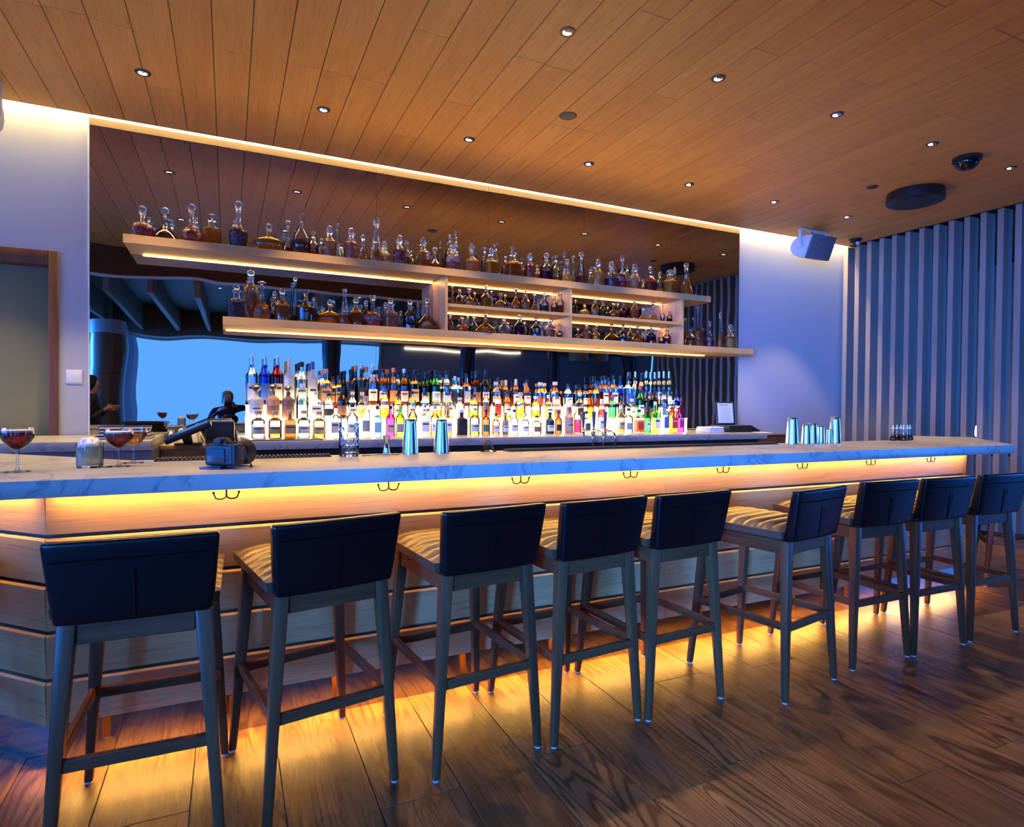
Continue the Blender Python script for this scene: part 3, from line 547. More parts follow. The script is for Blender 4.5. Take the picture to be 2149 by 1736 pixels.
# slat screen
screen = thing('slat_screen', 'screen of tall upright wooden fins at the end of the bar', 'screen', (XS, 0, 0))
fin_me = box(0, 0.165, -0.03, 0.03, 0.0, H-0.001, 0.002, 1)
y = 2.932
while y > -1.0:
    obj('fin', fin_me, M_SLAT, screen, loc=(0, y, 0)); y -= 0.1605

# mirror
mir = thing('bar_mirror', 'wide tinted wall mirror in tall panels behind the bar shelves', 'mirror', (0, YM, 0))
mx = [-0.946, 1.196, 2.277, 3.36, 4.44, 5.533]
for a, b in zip(mx, mx[1:]):
    obj('mirror_panel', box(a+0.001, b-0.001, -0.008, -0.0005, 0.85, H+0.018), M_MIRROR, mir)
obj('mirror_edge', box(-0.956, -0.9465, -0.010, -0.0005, 0.85, H+0.018), M_TRIMW, mir)

# ================================================================== LIGHT FIXTURES
E_COVE = emis('cove_led', COVEC, L_COVE)
cove = thing('cove_light_strip', 'long warm white light strip hidden in the ceiling slot', 'light strip', (0, 0, 0))
obj('diffuser', box(-5.1, XS+0.1, YM-0.062, YM-0.03, H+0.178, H+0.189), E_COVE, cove)

M_RING = plain('fixture_ring', (0.10, 0.07, 0.05), 0.4, 0.6)
E_LAMP = emis('lamp_face', (1.0, 0.86, 0.66), 9.0)
def downlight(name, x, y, z, label, watts, group):
    t = thing(name, label, 'ceiling light', (x, y, z), 0, group)
    obj('trim_ring', ring_me, M_RING, t)
    obj('reflector', refl_me, M_STEEL, t)
    obj('lamp', lamp_me, E_LAMP, t)
    ld = bpy.data.lights.new('spot', 'SPOT'); ld.energy = watts; ld.color = (1.0, 0.70, 0.38); ld.spot_size = rad(74); ld.spot_blend = 0.35; ld.shadow_soft_size = 0.035
    lo = bpy.data.objects.new('spot_lamp', ld); link(lo, t); lo.location = (0, 0, -0.02)
    return t
ring_me = lathe([(0.030, -0.001), (0.030, -0.007), (0.044, -0.006), (0.046, -0.001)], 24, close=False)
refl_me = lathe([(0.029, -0.0045), (0.016, -0.002), (0.0, -0.0015)], 24, close=False)
bm = bmesh.new()
vs = [bm.verts.new((0.026*math.cos(a), 0.026*math.sin(a), -0.0055)) for a in [rad(20+20*i) for i in range(9)]]
vs2 = [bm.verts.new((0.012*math.cos(a), 0.004+0.010*math.sin(a), -0.0065)) for a in [rad(20+20*i) for i in range(9)]]
for i in range(8): bm.faces.new((vs[i], vs[i+1], vs2[i+1], vs2[i]))
lamp_me = mesh_of(bm, 60)
for ri, (yy, rn) in enumerate(((2.06, 'row above the back counter'), (0.52, 'row above the bar stools'))):
    for k in range(-3, 7):
        x = -0.5 + 1.1115*k
        downlight('recessed_spotlight', x, yy, H, 'small round recessed ceiling spotlight, %s from the door end, %s' % (ordinal(k+4), rn), W_SPOT, 'recessed ceiling spotlights')
for i, (x, yy) in enumerate(((-2.4, -2.6), (-0.15, -2.9), (2.1, -2.6), (4.4, -2.6), (6.6, -2.6))):
    downlight('recessed_spotlight', x, yy, 3.26, 'small recessed spotlight between ceiling beams, %s from the side glazing' % ordinal(i+1), W_SPOT*0.5, 'spotlights of the seating area')

# round ceiling fittings
def disc(name, x, y, r, label, mat, cat):
    t = thing(name, label, cat, (x, y, H))
    obj('cover_plate', lathe([(r*0.97, -0.0008), (r, -0.003), (r*0.9, -0.008), (0, -0.0085)], 28, close=False), mat, t)
    obj('gasket', lathe([(r*1.06, -0.0006), (r*1.06, -0.0025), (r*1.0, -0.0028)], 28, close=False), M_BLACK, t)
disc('sprinkler_cover', 2.228, 1.381, 0.060, 'flat brown round sprinkler cover plate on plank ceiling', plain('brown_cover', (0.13, 0.09, 0.06), 0.5), 'sprinkler')
disc('sprinkler_cover', 5.543, 1.347, 0.048, 'small dark round cover plate on plank ceiling beside drum speaker', plain('dark_cover', (0.03, 0.022, 0.016), 0.5), 'sprinkler')
t = thing('dome_camera', 'black half-dome security camera under the plank ceiling', 'camera', (5.60, 0.56, H))
obj('mount', lathe([(0.105, 0), (0.105, -0.03), (0.09, -0.034)], 28), M_BLACK, t)
obj('dome', lathe(smooth_prof([(0.088, -0.034), (0.08, -0.065), (0.05, -0.095), (0.0, -0.105)]), 24, close=False), plain('dome_glass', (0.008, 0.008, 0.01), 0.08), t)
t = thing('drum_speaker', 'wide black drum fitting mounted flat under the plank ceiling', 'ceiling fitting', (6.05, 1.26, H))
obj('body', lathe([(0.24, 0), (0.245, -0.02), (0.245, -0.095), (0.225, -0.105), (0.0, -0.105)], 40), M_BLACK, t)
obj('grille', lathe([(0.17, -0.1055), (0.165, -0.109), (0.0, -0.109)], 40), M_RUBBER, t)
t = thing('bullet_camera', 'tiny black security camera with pale lens by slat screen', 'camera', (7.08, 2.62, H))
obj('base', lathe([(0.075, 0), (0.075, -0.018), (0.06, -0.03)], 24), M_BLACK, t)
obj('ball', ball(0.045, c=(0, 0, -0.045)), M_BLACK, t)
obj('lens', lathe([(0.02, 0), (0.02, 0.012), (0.012, 0.016)], 16), M_WHITEP, t, loc=(-0.02, -0.04, -0.062), rot=(rad(115), 0, rad(-20)))

# wall speakers hung on brackets
M_GRILLE = plain('speaker_grille', (0.14, 0.155, 0.18), 0.6, bump=0.3, bscale=900)
def speaker(x, label):
    t = thing('hanging_speaker', label, 'speaker', (x, 2.60, H), 0, 'white loudspeakers hung from the ceiling')
    prof = [(-0.15, -0.10), (0.02, -0.085), (0.10, -0.10), (0.15, -0.15), (0.16, -0.21), (0.12, -0.28), (0.04, -0.33), (-0.05, -0.345)]
    bm = bmesh.new(); L = []
    for xx in (-0.20, 0.20): L.append([bm.verts.new((xx, a, b)) for a, b in prof])
    n = len(prof); bm.faces.new(L[0][::-1]); bm.faces.new(L[1])
    for i in range(n): bm.faces.new((L[0][i], L[0][(i+1)%n], L[1][(i+1)%n], L[1][i]))
    bmesh.ops.bevel(bm, geom=[e for e in bm.edges], offset=0.008, segments=2, affect='EDGES')
    obj('cabinet', mesh_of(bm, 40), M_WHITEP, t)
    g = hexa([(-0.195, -0.068, -0.352), (0.195, -0.068, -0.352), (0.195, -0.045, -0.352), (-0.195, -0.045, -0.352)],
             [(-0.195, -0.172, -0.098), (0.195, -0.172, -0.098), (0.195, -0.148, -0.098), (-0.195, -0.148, -0.098)], 0.006)
    gr = obj('grille', g, M_GRILLE, t)
    obj('badge', ball(0.009, 1, 0.4, 1, (-0.10, -0.135, -0.21), 10, 6), M_BLACK, gr)
    br = obj('bracket', box(-0.225, 0.225, -0.025, 0.025, -0.016, -0.001, 0.003), M_WHITEP, t)
    for s in (-1, 1):
        obj('bracket_arm', box(s*0.219-0.006, s*0.219+0.006, -0.02, 0.02, -0.21, -0.0165, 0.002), M_WHITEP, t)
        obj('knob', lathe([(0.028, 0), (0.03, 0.012), (0.022, 0.02)], 20), M_WHITEP, t, loc=(s*0.206, 0, -0.20), rot=(0, s*PI/2, 0))
    obj('cable', tube([(-0.02, 0.0, -0.016), (-0.03, 0.01, -0.05), (-0.045, 0.0, -0.092)], 0.005, 6), M_BLACK, t)
speaker(6.30, 'white bracketed loudspeaker with grey grille beside slat screen')
speaker(-1.585, 'white bracketed loudspeaker hung above the olive door')

t = thing('switch_plate', 'square white switch plate between the door and mirror', 'switch', (-1.043, YM, 1.515))
obj('plate', box(-0.05, 0.05, -0.008, -0.0005, -0.052, 0.052, 0.002), M_WHITEP, t)
obj('rocker', box(-0.042, 0.042, -0.011, -0.0085, -0.044, 0.044, 0.0015), M_WHITEP, t)

# ================================================================== SHELVES
YF = 2.62
YMF = YM-0.009
E_SHELF = emis('shelf_led', WARM, L_SHELF)
M_EDGE = wood('shelf_edge', (0.50, 0.29, 0.10), (0.66, 0.40, 0.15), 0.4, 'x', 1.2, 0.0, bump=0.03)
def shelf(name, x0, x1, ztop, th, label, led):
    t = thing(name, label, 'shelf', ((x0+x1)/2, YF, ztop))
    h = (x1-x0)/2
    obj('board', box(-h, h, 0.004, YMF-YF, -th, 0, 0.002, 1), M_SHELF, t)
    obj('front_edge', box(-h, h, -0.002, 0.0035, -th, 0, 0.001, 1), M_EDGE, t)
    for a, b in led:
        obj('light_strip', box(a-(x0+x1)/2, b-(x0+x1)/2, YMF-YF-0.013, YMF-YF-0.003, -th-0.006, -th-0.0005), E_SHELF, t)
    return t
DIV = (1.738, 3.006, 4.382)
shelf('display_shelf', -0.684, 4.75, 2.528, 0.062, 'long upper wooden shelf lined with decanters, lit from below', [(-0.60, DIV[0]-0.02), (DIV[0]+0.02, DIV[1]-0.02), (DIV[1]+0.02, DIV[2]-0.02)])
shelf('display_shelf', -0.043, 5.385, 1.985, 0.062, 'long lower wooden shelf running past the mirror edge, lit from below', [(-0.02, 5.0)])
for i, (a, b, nm) in enumerate(((DIV[0], DIV[1], 'first'), (DIV[1], DIV[2], 'second'))):
    shelf('cubby_shelf', a+0.0135, b-0.0135, 2.222, 0.028, 'thin wooden middle shelf in the %s cubby from the door end' % nm, [(a+0.03, b-0.03)])
for i, x in enumerate(DIV):
    t = thing('shelf_divider', 'upright wooden divider between the shelves, %s from the door end' % ordinal(i+1), 'divider', (x, YF, 1.985), 0, 'upright shelf dividers')
    obj('panel', box(-0.012, 0.012, 0.02, YMF-YF, 0.0005, 0.4805, 0.0015, 1), M_DIVIDER, t)
    obj('front_edge', box(-0.012, 0.012, 0.014, 0.0195, 0.0005, 0.4805, 0.001, 1), M_EDGE, t)

# ================================================================== THE BAR
bar_top = thing('marble_countertop', 'long white marble bar top with grey veins and mitred ends', 'countertop', (0, 0, CT))
obj('slab', prism([(-1.83, 1.08), (-0.75, 0), (5.226, 0), (6.2, 0.80), (5.80, 1.2), (4.93, 0.70), (-0.385, 0.70), (-1.325, 1.64)], -0.06, 0, 0.003), M_MARBLE, bar_top)

bar = thing('bar_cabinet', 'bar front of stacked horizontal light oak boards with lit gaps', 'bar', (0, 0.165, 0))
E_CTR = emis('counter_led', (1.0, 0.54, 0.10), L_COUNTER)
E_TOE = emis('toe_led', (1.0, 0.54, 0.10), L_TOE)
S2 = math.sqrt(0.5)
TOPS = [1.0085, 0.843, 0.671, 0.499, 0.328]; BOTS = [0.857, 0.685, 0.513, 0.341, 0.171]
def board(p0, p1, zt, zb, m0, m1):
    d = Vector((p1[0]-p0[0], p1[1]-p0[1])); L = d.length; ang = math.atan2(d.y, d.x); t = 0.016
    bt, tt = 0.0, -0.006    # the foot of each board sits a little behind its proud, chamfered upper edge
    sec = [(bt, zb), (tt, zt-0.008), (tt+0.007, zt), (t, zt), (t, zb)]
    bm = bmesh.new()
    f0 = lambda y_: m0*max(y_, 0); f1 = lambda y_: L-m1*max(y_, 0)
    a_ = [bm.verts.new((f0(y_), y_, z_)) for y_, z_ in sec]; b_ = [bm.verts.new((f1(y_), y_, z_)) for y_, z_ in sec]
    bm.faces.new(a_); bm.faces.new(b_[::-1])
    for i_ in range(5): bm.faces.new((a_[i_], b_[i_], b_[(i_+1)%5], a_[(i_+1)%5]))
    me = mesh_of(bm)
    return obj('board', me, M_BAR, bar, loc=(p0[0], p0[1]-0.165, 0), rot=(0, 0, ang))
A0, B0 = (-0.588, 0.165), (4.93, 0.165)
ca, sa = math.cos(rad(39.5)), math.sin(rad(39.5))
C0 = (A0[0]-1.3*S2, A0[1]+1.3*S2); D0 = (B0[0]+1.05*ca, B0[1]+1.05*sa)
mt = math.tan(rad(22.5))
for zt, zb in zip(TOPS, BOTS):
    board(A0, (2.16, 0.165), zt, zb, mt, 0); board((2.162, 0.165), B0, zt, zb, 0, mt)
    board(C0, A0, zt, zb, 0, mt); board(B0, D0, zt, zb, mt, 0)
core = [(A0[0]+0.012, 0.183), (B0[0]-0.012, 0.183), (D0[0]-0.02, D0[1]+0.012), (D0[0]-0.30, D0[1]+0.34), (4.7, 0.62), (-0.36, 0.62), (C0[0]+0.35, C0[1]+0.38), (C0[0]+0.013, C0[1]+0.013)]
obj('core', prism([(x, y-0.165) for x, y in core], 0.192, 1.008), M_FRAME, bar)
obj('kick_plate', prism([(-0.572, 0.205-0.165), (4.90, 0.205-0.165), (4.90, 0.30), (-0.50, 0.30)], 0.0, 0.191), M_KICK, bar)
obj('kick_plate', prism([(-0.5725, 0.0402), (-0.5, 0.302), (C0[0]+0.35, C0[1]+0.2), (C0[0]+0.016, C0[1]-0.125)], 0.0, 0.191), M_KICK, bar)
obj('light_strip', box(-0.56, 4.90, 0.118-0.165, 0.132-0.165, 1.0035, 1.0095), E_CTR, bar)
obj('light_strip', box(0, 1.25, -0.047, -0.033, 1.0035, 1.0095), E_CTR, bar, loc=(C0[0], C0[1]-0.165, 0), rot=(0, 0, -PI/4))
obj('light_strip', box(-0.56, 4.88, 0.186-0.165, 0.198-0.165, 0.180, 0.186), E_TOE, bar)

# coat hooks under the bar top
def hook(i, x):
    t = thing('bag_hook', 'small dark double bag hook under the bar top, %s from the door end' % ordinal(i+1), 'hook', (x, 0.075, CT-0.06), 0, 'double bag hooks')
    obj('stem', tube([(0, 0, 0), (0, 0, -0.034)], 0.0035, 8), M_BRONZE, t)
    for s in (-1, 1):
        pts = [(0, 0, -0.030)] + [(s*(0.021-0.021*math.cos(a)), 0, -0.030-0.014*math.sin(a)) for a in [rad(20*k) for k in range(1, 8)]]
        pts += [(s*0.044, 0, -0.020)]
        ar = obj('prong', tube(pts, 0.003, 6), M_BRONZE, t)
        obj('tip', ball(0.0052, c=(s*0.044, 0, -0.019), u=8, v=6), M_BRONZE, ar)
for i in range(8): hook(i, -0.008 + 0.6235*i)

# ================================================================== BAR STOOLS
def cushion():
    n, m_ = 48, 10
    bm = bmesh.new(); grid = []
    hx, y0, y1 = 0.213, -0.235, 0.262
    for j in range(n+1):
        v = j/n; y = y0 + (y1-y0)*v
        ch = abs(math.sin(PI*v*7))**0.45
        row = []
        for i in range(m_+1):
            u = -1 + 2*i/m_
            edge = (1-abs(u)**6)*(1-abs(2*v-1)**10)
            z = 0.772 + 0.026*edge*(0.15+0.85*ch) - 0.006*(1-edge)
            row.append(bm.verts.new((hx*u*(1+0.0*v), y, z)))
        grid.append(row)
    for j in range(n):
        for i in range(m_): bm.faces.new((grid[j][i], grid[j][i+1], grid[j+1][i+1], grid[j+1][i]))
    rim = [grid[0][i] for i in range(m_+1)] + [grid[j][m_] for j in range(1, n+1)] + [grid[n][i] for i in range(m_-1, -1, -1)] + [grid[j][0] for j in range(n-1, 0, -1)]
    low = [bm.verts.new((v.co.x*0.985, v.co.y*0.985, 0.7335)) for v in rim]
    bot = [bm.verts.new((v.co.x*0.93, v.co.y*0.95, 0.7265)) for v in rim]
    k = len(rim)
    for a in range(k):
        b = (a+1) % k
        bm.faces.new((rim[a], low[a], low[b], rim[b])); bm.faces.new((low[a], bot[a], bot[b], low[b]))
    bm.faces.new(bot)
    return mesh_of(bm, 50)
def backrest():
    bm = bmesh.new()
    bw, tw, zb, zt = 0.193, 0.214, 0.724, 0.960
    rows = 6; cols = 10; G = {}
    for side in (0, 1):
        for j in range(rows+1):
            v = j/rows
            for i in range(cols+1):
                u = -1+2*i/cols
                w = bw+(tw-bw)*v**0.8
                yc = -0.262 - 0.045*v + 0.010*u*u
                th = 0.052 - 0.012*v
                y = yc + (th/2 if side else -th/2)
                G[side, j, i] = bm.verts.new((w*u, y, zb+(zt-zb)*v))
    for side in (0, 1):
        for j in range(rows):
            for i in range(cols):
                q = (G[side,j,i], G[side,j,i+1], G[side,j+1,i+1], G[side,j+1,i]); bm.faces.new(q if side == 0 else q[::-1])
    for j in range(rows):
        for i in (0, cols): bm.faces.new((G[0,j,i], G[0,j+1,i], G[1,j+1,i], G[1,j,i]))
    for i in range(cols):
        for j in (0, rows): bm.faces.new((G[0,j,i], G[1,j,i], G[1,j,i+1], G[0,j,i+1]))
    bmesh.ops.recalc_face_normals(bm, faces=bm.faces)
    sharp = [e for e in bm.edges if len(e.link_faces) == 2 and e.calc_face_angle() > 0.9]
    bmesh.ops.bevel(bm, geom=sharp, offset=0.013, segments=3, affect='EDGES', profile=0.6)
    return mesh_of(bm, 60)
def leg(sx, sy):
    tx, ty, bx_, by_ = sx*0.168, (-0.232 if sy < 0 else 0.205), sx*0.215, sy*0.262
    zt = 0.7235
    a, b = 0.023, 0.0135
    if sy > 0: zt = 0.7235
    q = lambda cx, cy, w, z: [(cx-w, cy-w, z), (cx+w, cy-w, z), (cx+w, cy+w, z), (cx-w, cy+w, z)]
    return hexa(q(bx_, by_, b, 0.006), q(tx, ty, a, zt), 0.006, 2)
def rail(p0, p1, h, t):
    p0 = Vector(p0); p1 = Vector(p1); d = (p1-p0); L = d.length; ang = math.atan2(d.y, d.x)
    return box(-L/2, L/2, -t/2, t/2, -h/2, h/2, 0.003, 1), (p0+p1)/2, ang
def make_stool():
    t = thing('bar_stool', 'x', 'bar stool', (0, 0, 0), 0, 'bar stools along the bar')
    obj('seat', cushion(), M_SEAT, t)
    bk = obj('backrest', backrest(), M_LEATHER, t)
    obj('seam', tube([(0, -0.290, 0.735), (0, -0.305, 0.80), (0, -0.318, 0.872)], 0.0025, 6), M_LEATHER, bk)
    obj('piping', tube([(-0.195, -0.3165, 0.905), (-0.1, -0.3205, 0.906), (0.1, -0.3205, 0.906), (0.195, -0.3165, 0.905)], 0.002, 6), M_LEATHER, bk)
    for sx in (-1, 1):
        for sy in (-1, 1):
            lg = obj('leg', leg(sx, sy), M_WALNUT, t)
            obj('glide', lathe([(0.011, 0.0), (0.011, 0.0055)], 12, off=(sx*0.215, sy*0.262, 0)), M_GREY, lg)
    def put(name, p0, p1, h, th):
        me, c, ang = rail(p0, p1, h, th); obj(name, me, M_WALNUTX, t, loc=c, rot=(0, 0, ang))
    put('apron', (-0.147, -0.236, 0.690), (0.147, -0.236, 0.690), 0.062, 0.022)
    put('apron', (-0.147, 0.207, 0.690), (0.147, 0.207, 0.690), 0.062, 0.022)
    for s in (-1, 1): put('apron', (s*0.171, -0.212, 0.690), (s*0.171, 0.184, 0.690), 0.062, 0.022)
    f = 0.43
    put('stretcher', (-0.180, -0.249, 0.33), (0.180, -0.249, 0.33), 0.036, 0.020)
    put('stretcher', (-0.180, 0.236, 0.325), (0.180, 0.236, 0.325), 0.036, 0.024)
    for s in (-1, 1): put('stretcher', (s*0.1945, -0.232, 0.335), (s*0.1945, 0.220, 0.335), 0.034, 0.020)
    return t
STOOLS = [(-0.231, -0.218, -1.0, 'at the bar below the camera lying on the bar top'), (0.273, -0.163, 10.6, ''), (0.853, -0.159, 5.8, ''), (1.34, -0.146, 5.2, ''), (1.81, -0.138, 3.7, ''),
          (2.433, -0.247, 10.3, ''), (3.09, -0.177, -1.0, ''), (3.56, -0.197, -1.7, ''), (4.07, -0.205, -2.5, '')]
s0 = make_stool()
for i, (x, y, a, extra) in enumerate(STOOLS):
    o = s0 if i == 0 else copy_tree(s0)
    o.location = (x, y, 0); o.rotation_euler = (0, 0, rad(a))
    if i == 5: o['label'] = 'black leather bar stool turned and pulled out most, showing its ribbed seat'
    else: o['label'] = 'black leather bar stool with walnut legs, %s from the door end of the bar' % ordinal(i+1)
o = copy_tree(s0); o.location = (-1.10, 0.20, 0); o.rotation_euler = (0, 0, rad(-45)); o['label'] = 'bar stool at the mitred bar end near the door, one leg showing'; o['group'] = 'stools at the bar ends'
o = copy_tree(s0); o.location = (5.47, 0.06, 0); o.rotation_euler = (0, 0, rad(39)); o['label'] = 'bar stool at the mitred bar end near slat screen, mostly hidden'; o['group'] = 'stools at the bar ends'

# ================================================================== BACK COUNTER
ZB = 1.065
bc = thing('back_counter', 'long marble-topped back counter with black cabinets under the bottles', 'counter', (2.55, 2.5, 0))
obj('slab', box(0.06-2.55, 5.03-2.55, 2.08-2.5, 0.484, ZB-0.06, ZB, 0.003), M_MARBLE, bc)
obj('cabinet', box(0.10-2.55, 4.98-2.55, 2.16-2.5, 0.48, 0.0, ZB-0.061), M_DARKCAB, bc)
obj('speed_rail', box(0.6-2.55, 3.9-2.55, 2.10-2.5, 2.159-2.5, 0.86, 0.88), M_BRUSHED, bc)
M_NAVY = wood('cabinet_oak', (0.10, 0.10, 0.11), (0.19, 0.18, 0.18), 0.5, 'x', 1.5, 0.1, bump=0.1)
side = thing('side_counter', 'short marble-topped service counter beside the till by the door', 'counter', (-1.5, 2.5, 0))
obj('slab', box(-1.1, 1.04, -0.42, 0.484, 1.02, 1.08, 0.003), M_MARBLE, side)
obj('front_panel', box(-1.08, 1.05, -0.41, 0.48, 0.0, 1.0195), M_NAVY, side)
till_c = thing('till_cabinet', 'beige wooden till cabinet between the two back counters', 'cabinet', (-0.2, 2.6, 0))
M_BEIGE = wood('beige_wood', (0.30, 0.21, 0.12), (0.46, 0.34, 0.21), 0.5, 'x', 1.3, 0.1, bump=0.05)
obj('body', box(-0.245, 0.25, -0.05, 0.383, 0.0, 0.985, 0.003), M_BEIGE, till_c)
obj('shelf_slot', box(-0.2, 0.2, -0.056, -0.0505, 0.86, 0.90), M_BLACK, till_c)
obj('top', box(-0.248, 0.255, -0.06, 0.385, 0.986, 1.02, 0.002), M_BEIGE, till_c)

# glowing steps for the bottles
E_STEP = emis('step_glow', (1.0, 0.84, 0.55), L_STEP)
E_STEPTOP = emis('step_top_glow', (1.0, 0.74, 0.40), L_STEP*1.7)
for i, (y0, y1, zt, nm) in enumerate(((2.62, 2.747, 1.205, 'lower'), (2.75, 2.985, 1.315, 'upper'))):
    t = thing('bottle_step', 'glowing white %s display step under the spirit bottles' % nm, 'display step', (2.285, y0, ZB))
    h = (4.44-0.13)/2
    obj('light_box', box(-h, h, 0, y1-y0, 0.001, zt-ZB-0.008), E_STEP, t)
    obj('top_plate', box(-h-0.004, h+0.004, -0.004, y1-y0-0.0005, zt-ZB-0.0075, zt-ZB-0.0005), E_STEPTOP, t)
    obj('edge_strip', box(-h-0.004, h+0.004, -0.0062, -0.0045, zt-ZB-0.006, zt-ZB-0.002), M_GREY, t)
t = thing('bottle_tray', 'flat black tray under the first bottles on the back counter', 'tray', (0.35, 2.33, ZB))
obj('base', box(-0.27, 0.27, -0.22, 0.275, 0.0005, 0.006, 0.002), M_BLACK, t)
obj('rim', box(-0.275, 0.275, -0.228, -0.2205, 0.0005, 0.0062, 0.001), M_BLACK, t)

# ================================================================== DECANTERS
LIQ = {'ruby': (0.58, 0.025, 0.05), 'red': (0.80, 0.10, 0.035), 'plum': (0.26, 0.014, 0.045), 'magenta': (0.55, 0.02, 0.17), 'tawny': (0.40, 0.12, 0.025),
       'amber': (0.96, 0.40, 0.03), 'copper': (0.82, 0.22, 0.025), 'orange': (0.96, 0.34, 0.05), 'gold': (0.98, 0.52, 0.045), 'yellow': (0.95, 0.70, 0.06), 'clear': (0.9, 0.9, 0.9)}
def liquid_mat(k, cut):
    return liquid('liquid_'+k+('_cut' if cut else ''), LIQ[k], cut)
PROF = {
 'globe': [(.55,0),(.9,.10),(1,.27),(.93,.44),(.6,.58),(.26,.66),(.2,.82),(.26,.95),(.36,1)],
 'bulb': [(.6,0),(.92,.08),(1,.22),(.82,.38),(.45,.52),(.25,.66),(.2,.85),(.27,.96),(.40,1)],
 'ship': [(.72,0),(.98,.07),(.98,.16),(.76,.34),(.42,.50),(.19,.63),(.14,.84),(.18,.95),(.27,1)],
 'oval': [(.4,0),(.85,.14),(1,.33),(.86,.52),(.42,.66),(.16,.74),(.13,.9),(.17,.96),(.24,1)],
 'square': [(.95,0),(1,.03),(1,.52),(.96,.60),(.6,.68),(.42,.74),(.40,.90),(.52,.95),(.54,1)],
 'cyl': [(.92,0),(1,.03),(1,.50),(.93,.60),(.6,.70),(.42,.78),(.38,.91),(.56,.95),(.58,1)],
 'shoulder': [(.72,0),(.95,.20),(1,.38),(.80,.48),(.42,.56),(.27,.64),(.23,.88),(.32,.96),(.42,1)],
 'cone': [(.92,0),(1,.05),(.82,.22),(.55,.42),(.34,.68),(.27,.88),(.36,.96),(.46,1)],
 'ovoid': [(.45,0),(.86,.12),(1,.32),(.78,.54),(.36,.74),(.22,.88),(.25,.96),(.32,1)],
 'balu': [(.62,0),(.48,.05),(.34,.12),(.66,.26),(.98,.48),(1,.64),(.66,.78),(.38,.84),(.33,.94),(.46,1)],
 'mug': [(.84,0),(.95,.08),(1,.5),(.98,.60),(.7,.66),(.36,.73),(.30,.90),(.42,.96),(.48,1)]}
SHAPE = {'globe': 'globe-shaped', 'bulb': 'bulbous', 'ship': 'wide-based', 'oval': 'flattened oval', 'square': 'square', 'cyl': 'cylindrical', 'shoulder': 'broad-shouldered', 'cone': 'conical', 'ovoid': 'egg-shaped', 'balu': 'tall footed', 'mug': 'squat broad'}
STOPS = {'ball': 'ball', 'flat': 'flat-topped', 'flare': 'flared', 'teardrop': 'teardrop', 'mushroom': 'mushroom', 'cube': 'block'}
WHERE = {'U': 'on upper shelf', 'L': 'on lower shelf before dividers', 'R': 'on lower shelf past dividers', 'C1': 'in first upper cubby', 'C1l': 'in first lower cubby', 'C2': 'in second upper cubby', 'C2l': 'in second lower cubby'}
BASEZ = {'U': 2.528, 'L': 1.985, 'R': 1.985, 'C1': 2.222, 'C1l': 1.985, 'C2': 2.222, 'C2l': 1.985}
def interp_r(prof, z):
    for (r0, z0), (r1, z1) in zip(prof, prof[1:]):
        if z0 <= z <= z1: return r0+(r1-r0)*(z-z0)/max(z1-z0, 1e-6)
    return prof[-1][0]
def stopper_mesh(kind, s):
    if kind == 'ball': pr = [(.34, -.9), (.30, -.1), (.36, 0)] + [(max(math.sin(a), 0.02), 1.05-math.cos(a)) for a in [0.36+0.2545*i for i in range(12)]]
    elif kind == 'teardrop': pr = [(.34, -.9), (.30, -.1), (.36, 0), (.3, .12), (.62, .6), (.75, 1.1), (.6, 1.8), (.3, 2.5), (.04, 3.0)]
    elif kind == 'flat': pr = [(.40, -.9), (.40, -.1), (.5, 0), (1.1, .18), (1.35, .3), (1.35, .9), (1.1, 1.05), (.02, 1.1)]
    elif kind == 'flare': pr = [(.34, -.9), (.34, 0), (.42, .1), (.50, .6), (.95, 2.2), (.9, 2.3), (.02, 2.3)]
    elif kind == 'mushroom': pr = [(.34, -.9), (.34, 0), (.3, .3), (.5, .6), (1.25, .85), (1.2, 1.1), (.6, 1.35), (.02, 1.4)]
    else: pr = [(.40, -.9), (.40, -.1), (.5, 0), (.8, .2), (.85, 1.5), (.7, 1.7), (.02, 1.72)]
    top = max(z for r, z in pr)
    return [(r*s, z*s) for r, z in pr], top*s
def decanter(shelf_, x, y, h, R, ty, st, liq, fill, cut, rank):
    if ty == 'square': R *= 0.9
    z0 = BASEZ[shelf_]
    word = {'clear': 'empty clear-glass'}.get(liq, liq+'-filled') if fill > 0 and liq != 'clear' else 'empty clear-glass'
    lab = '%s %s decanter with %s stopper, %s from door end %s' % (SHAPE[ty], word, STOPS[st], ordinal(rank), WHERE[shelf_])
    t = thing('decanter', lab, 'decanter', (x, y, z0+0.0004), random.uniform(0, 0.3) if ty in ('square',) else 0, 'decanters '+WHERE[shelf_])
    s = min(max(R*0.40, 0.011), 0.027, h*0.11)
    sp, sh = stopper_mesh(st, s)
    lip = h - sh
    pr = [(r*R, z*lip) for r, z in PROF[ty]]
    fine = smooth_prof(pr, 3)
    power = 5 if ty == 'square' else 2
    sy = 0.55 if ty == 'oval' else 1.0
    n = 20 if power == 2 else 24
    if R < 0.034: n = 14
    obj('glass_body', lathe(fine, n, power, sy, True, 50), M_CUT if cut else M_CRYSTAL, t)
    obj('stopper', lathe(sp, 12 if st != 'cube' else 8, 2 if st != 'cube' else 4, 1, True, 50, off=(0, 0, lip)), M_BALL, t)
    if fill > 0.02:
        zt = fill*lip*1.0
        lp = [(max(r-0.0035, 0.003), max(z, 0.006)) for r, z in fine if z < zt-0.001]
        lp.append((max(interp_r(fine, zt)-0.0035, 0.003), zt))
        obj('liquid', lathe(lp, n, power, sy, True, 50), liquid_mat(liq if liq != 'clear' else 'gold', cut), t)
    return t
ranks = {}
for d in sorted(DECANTERS, key=lambda q: q[1]):
    ranks[d[0]] = ranks.get(d[0], 0)+1
    decanter(*d, ranks[d[0]])

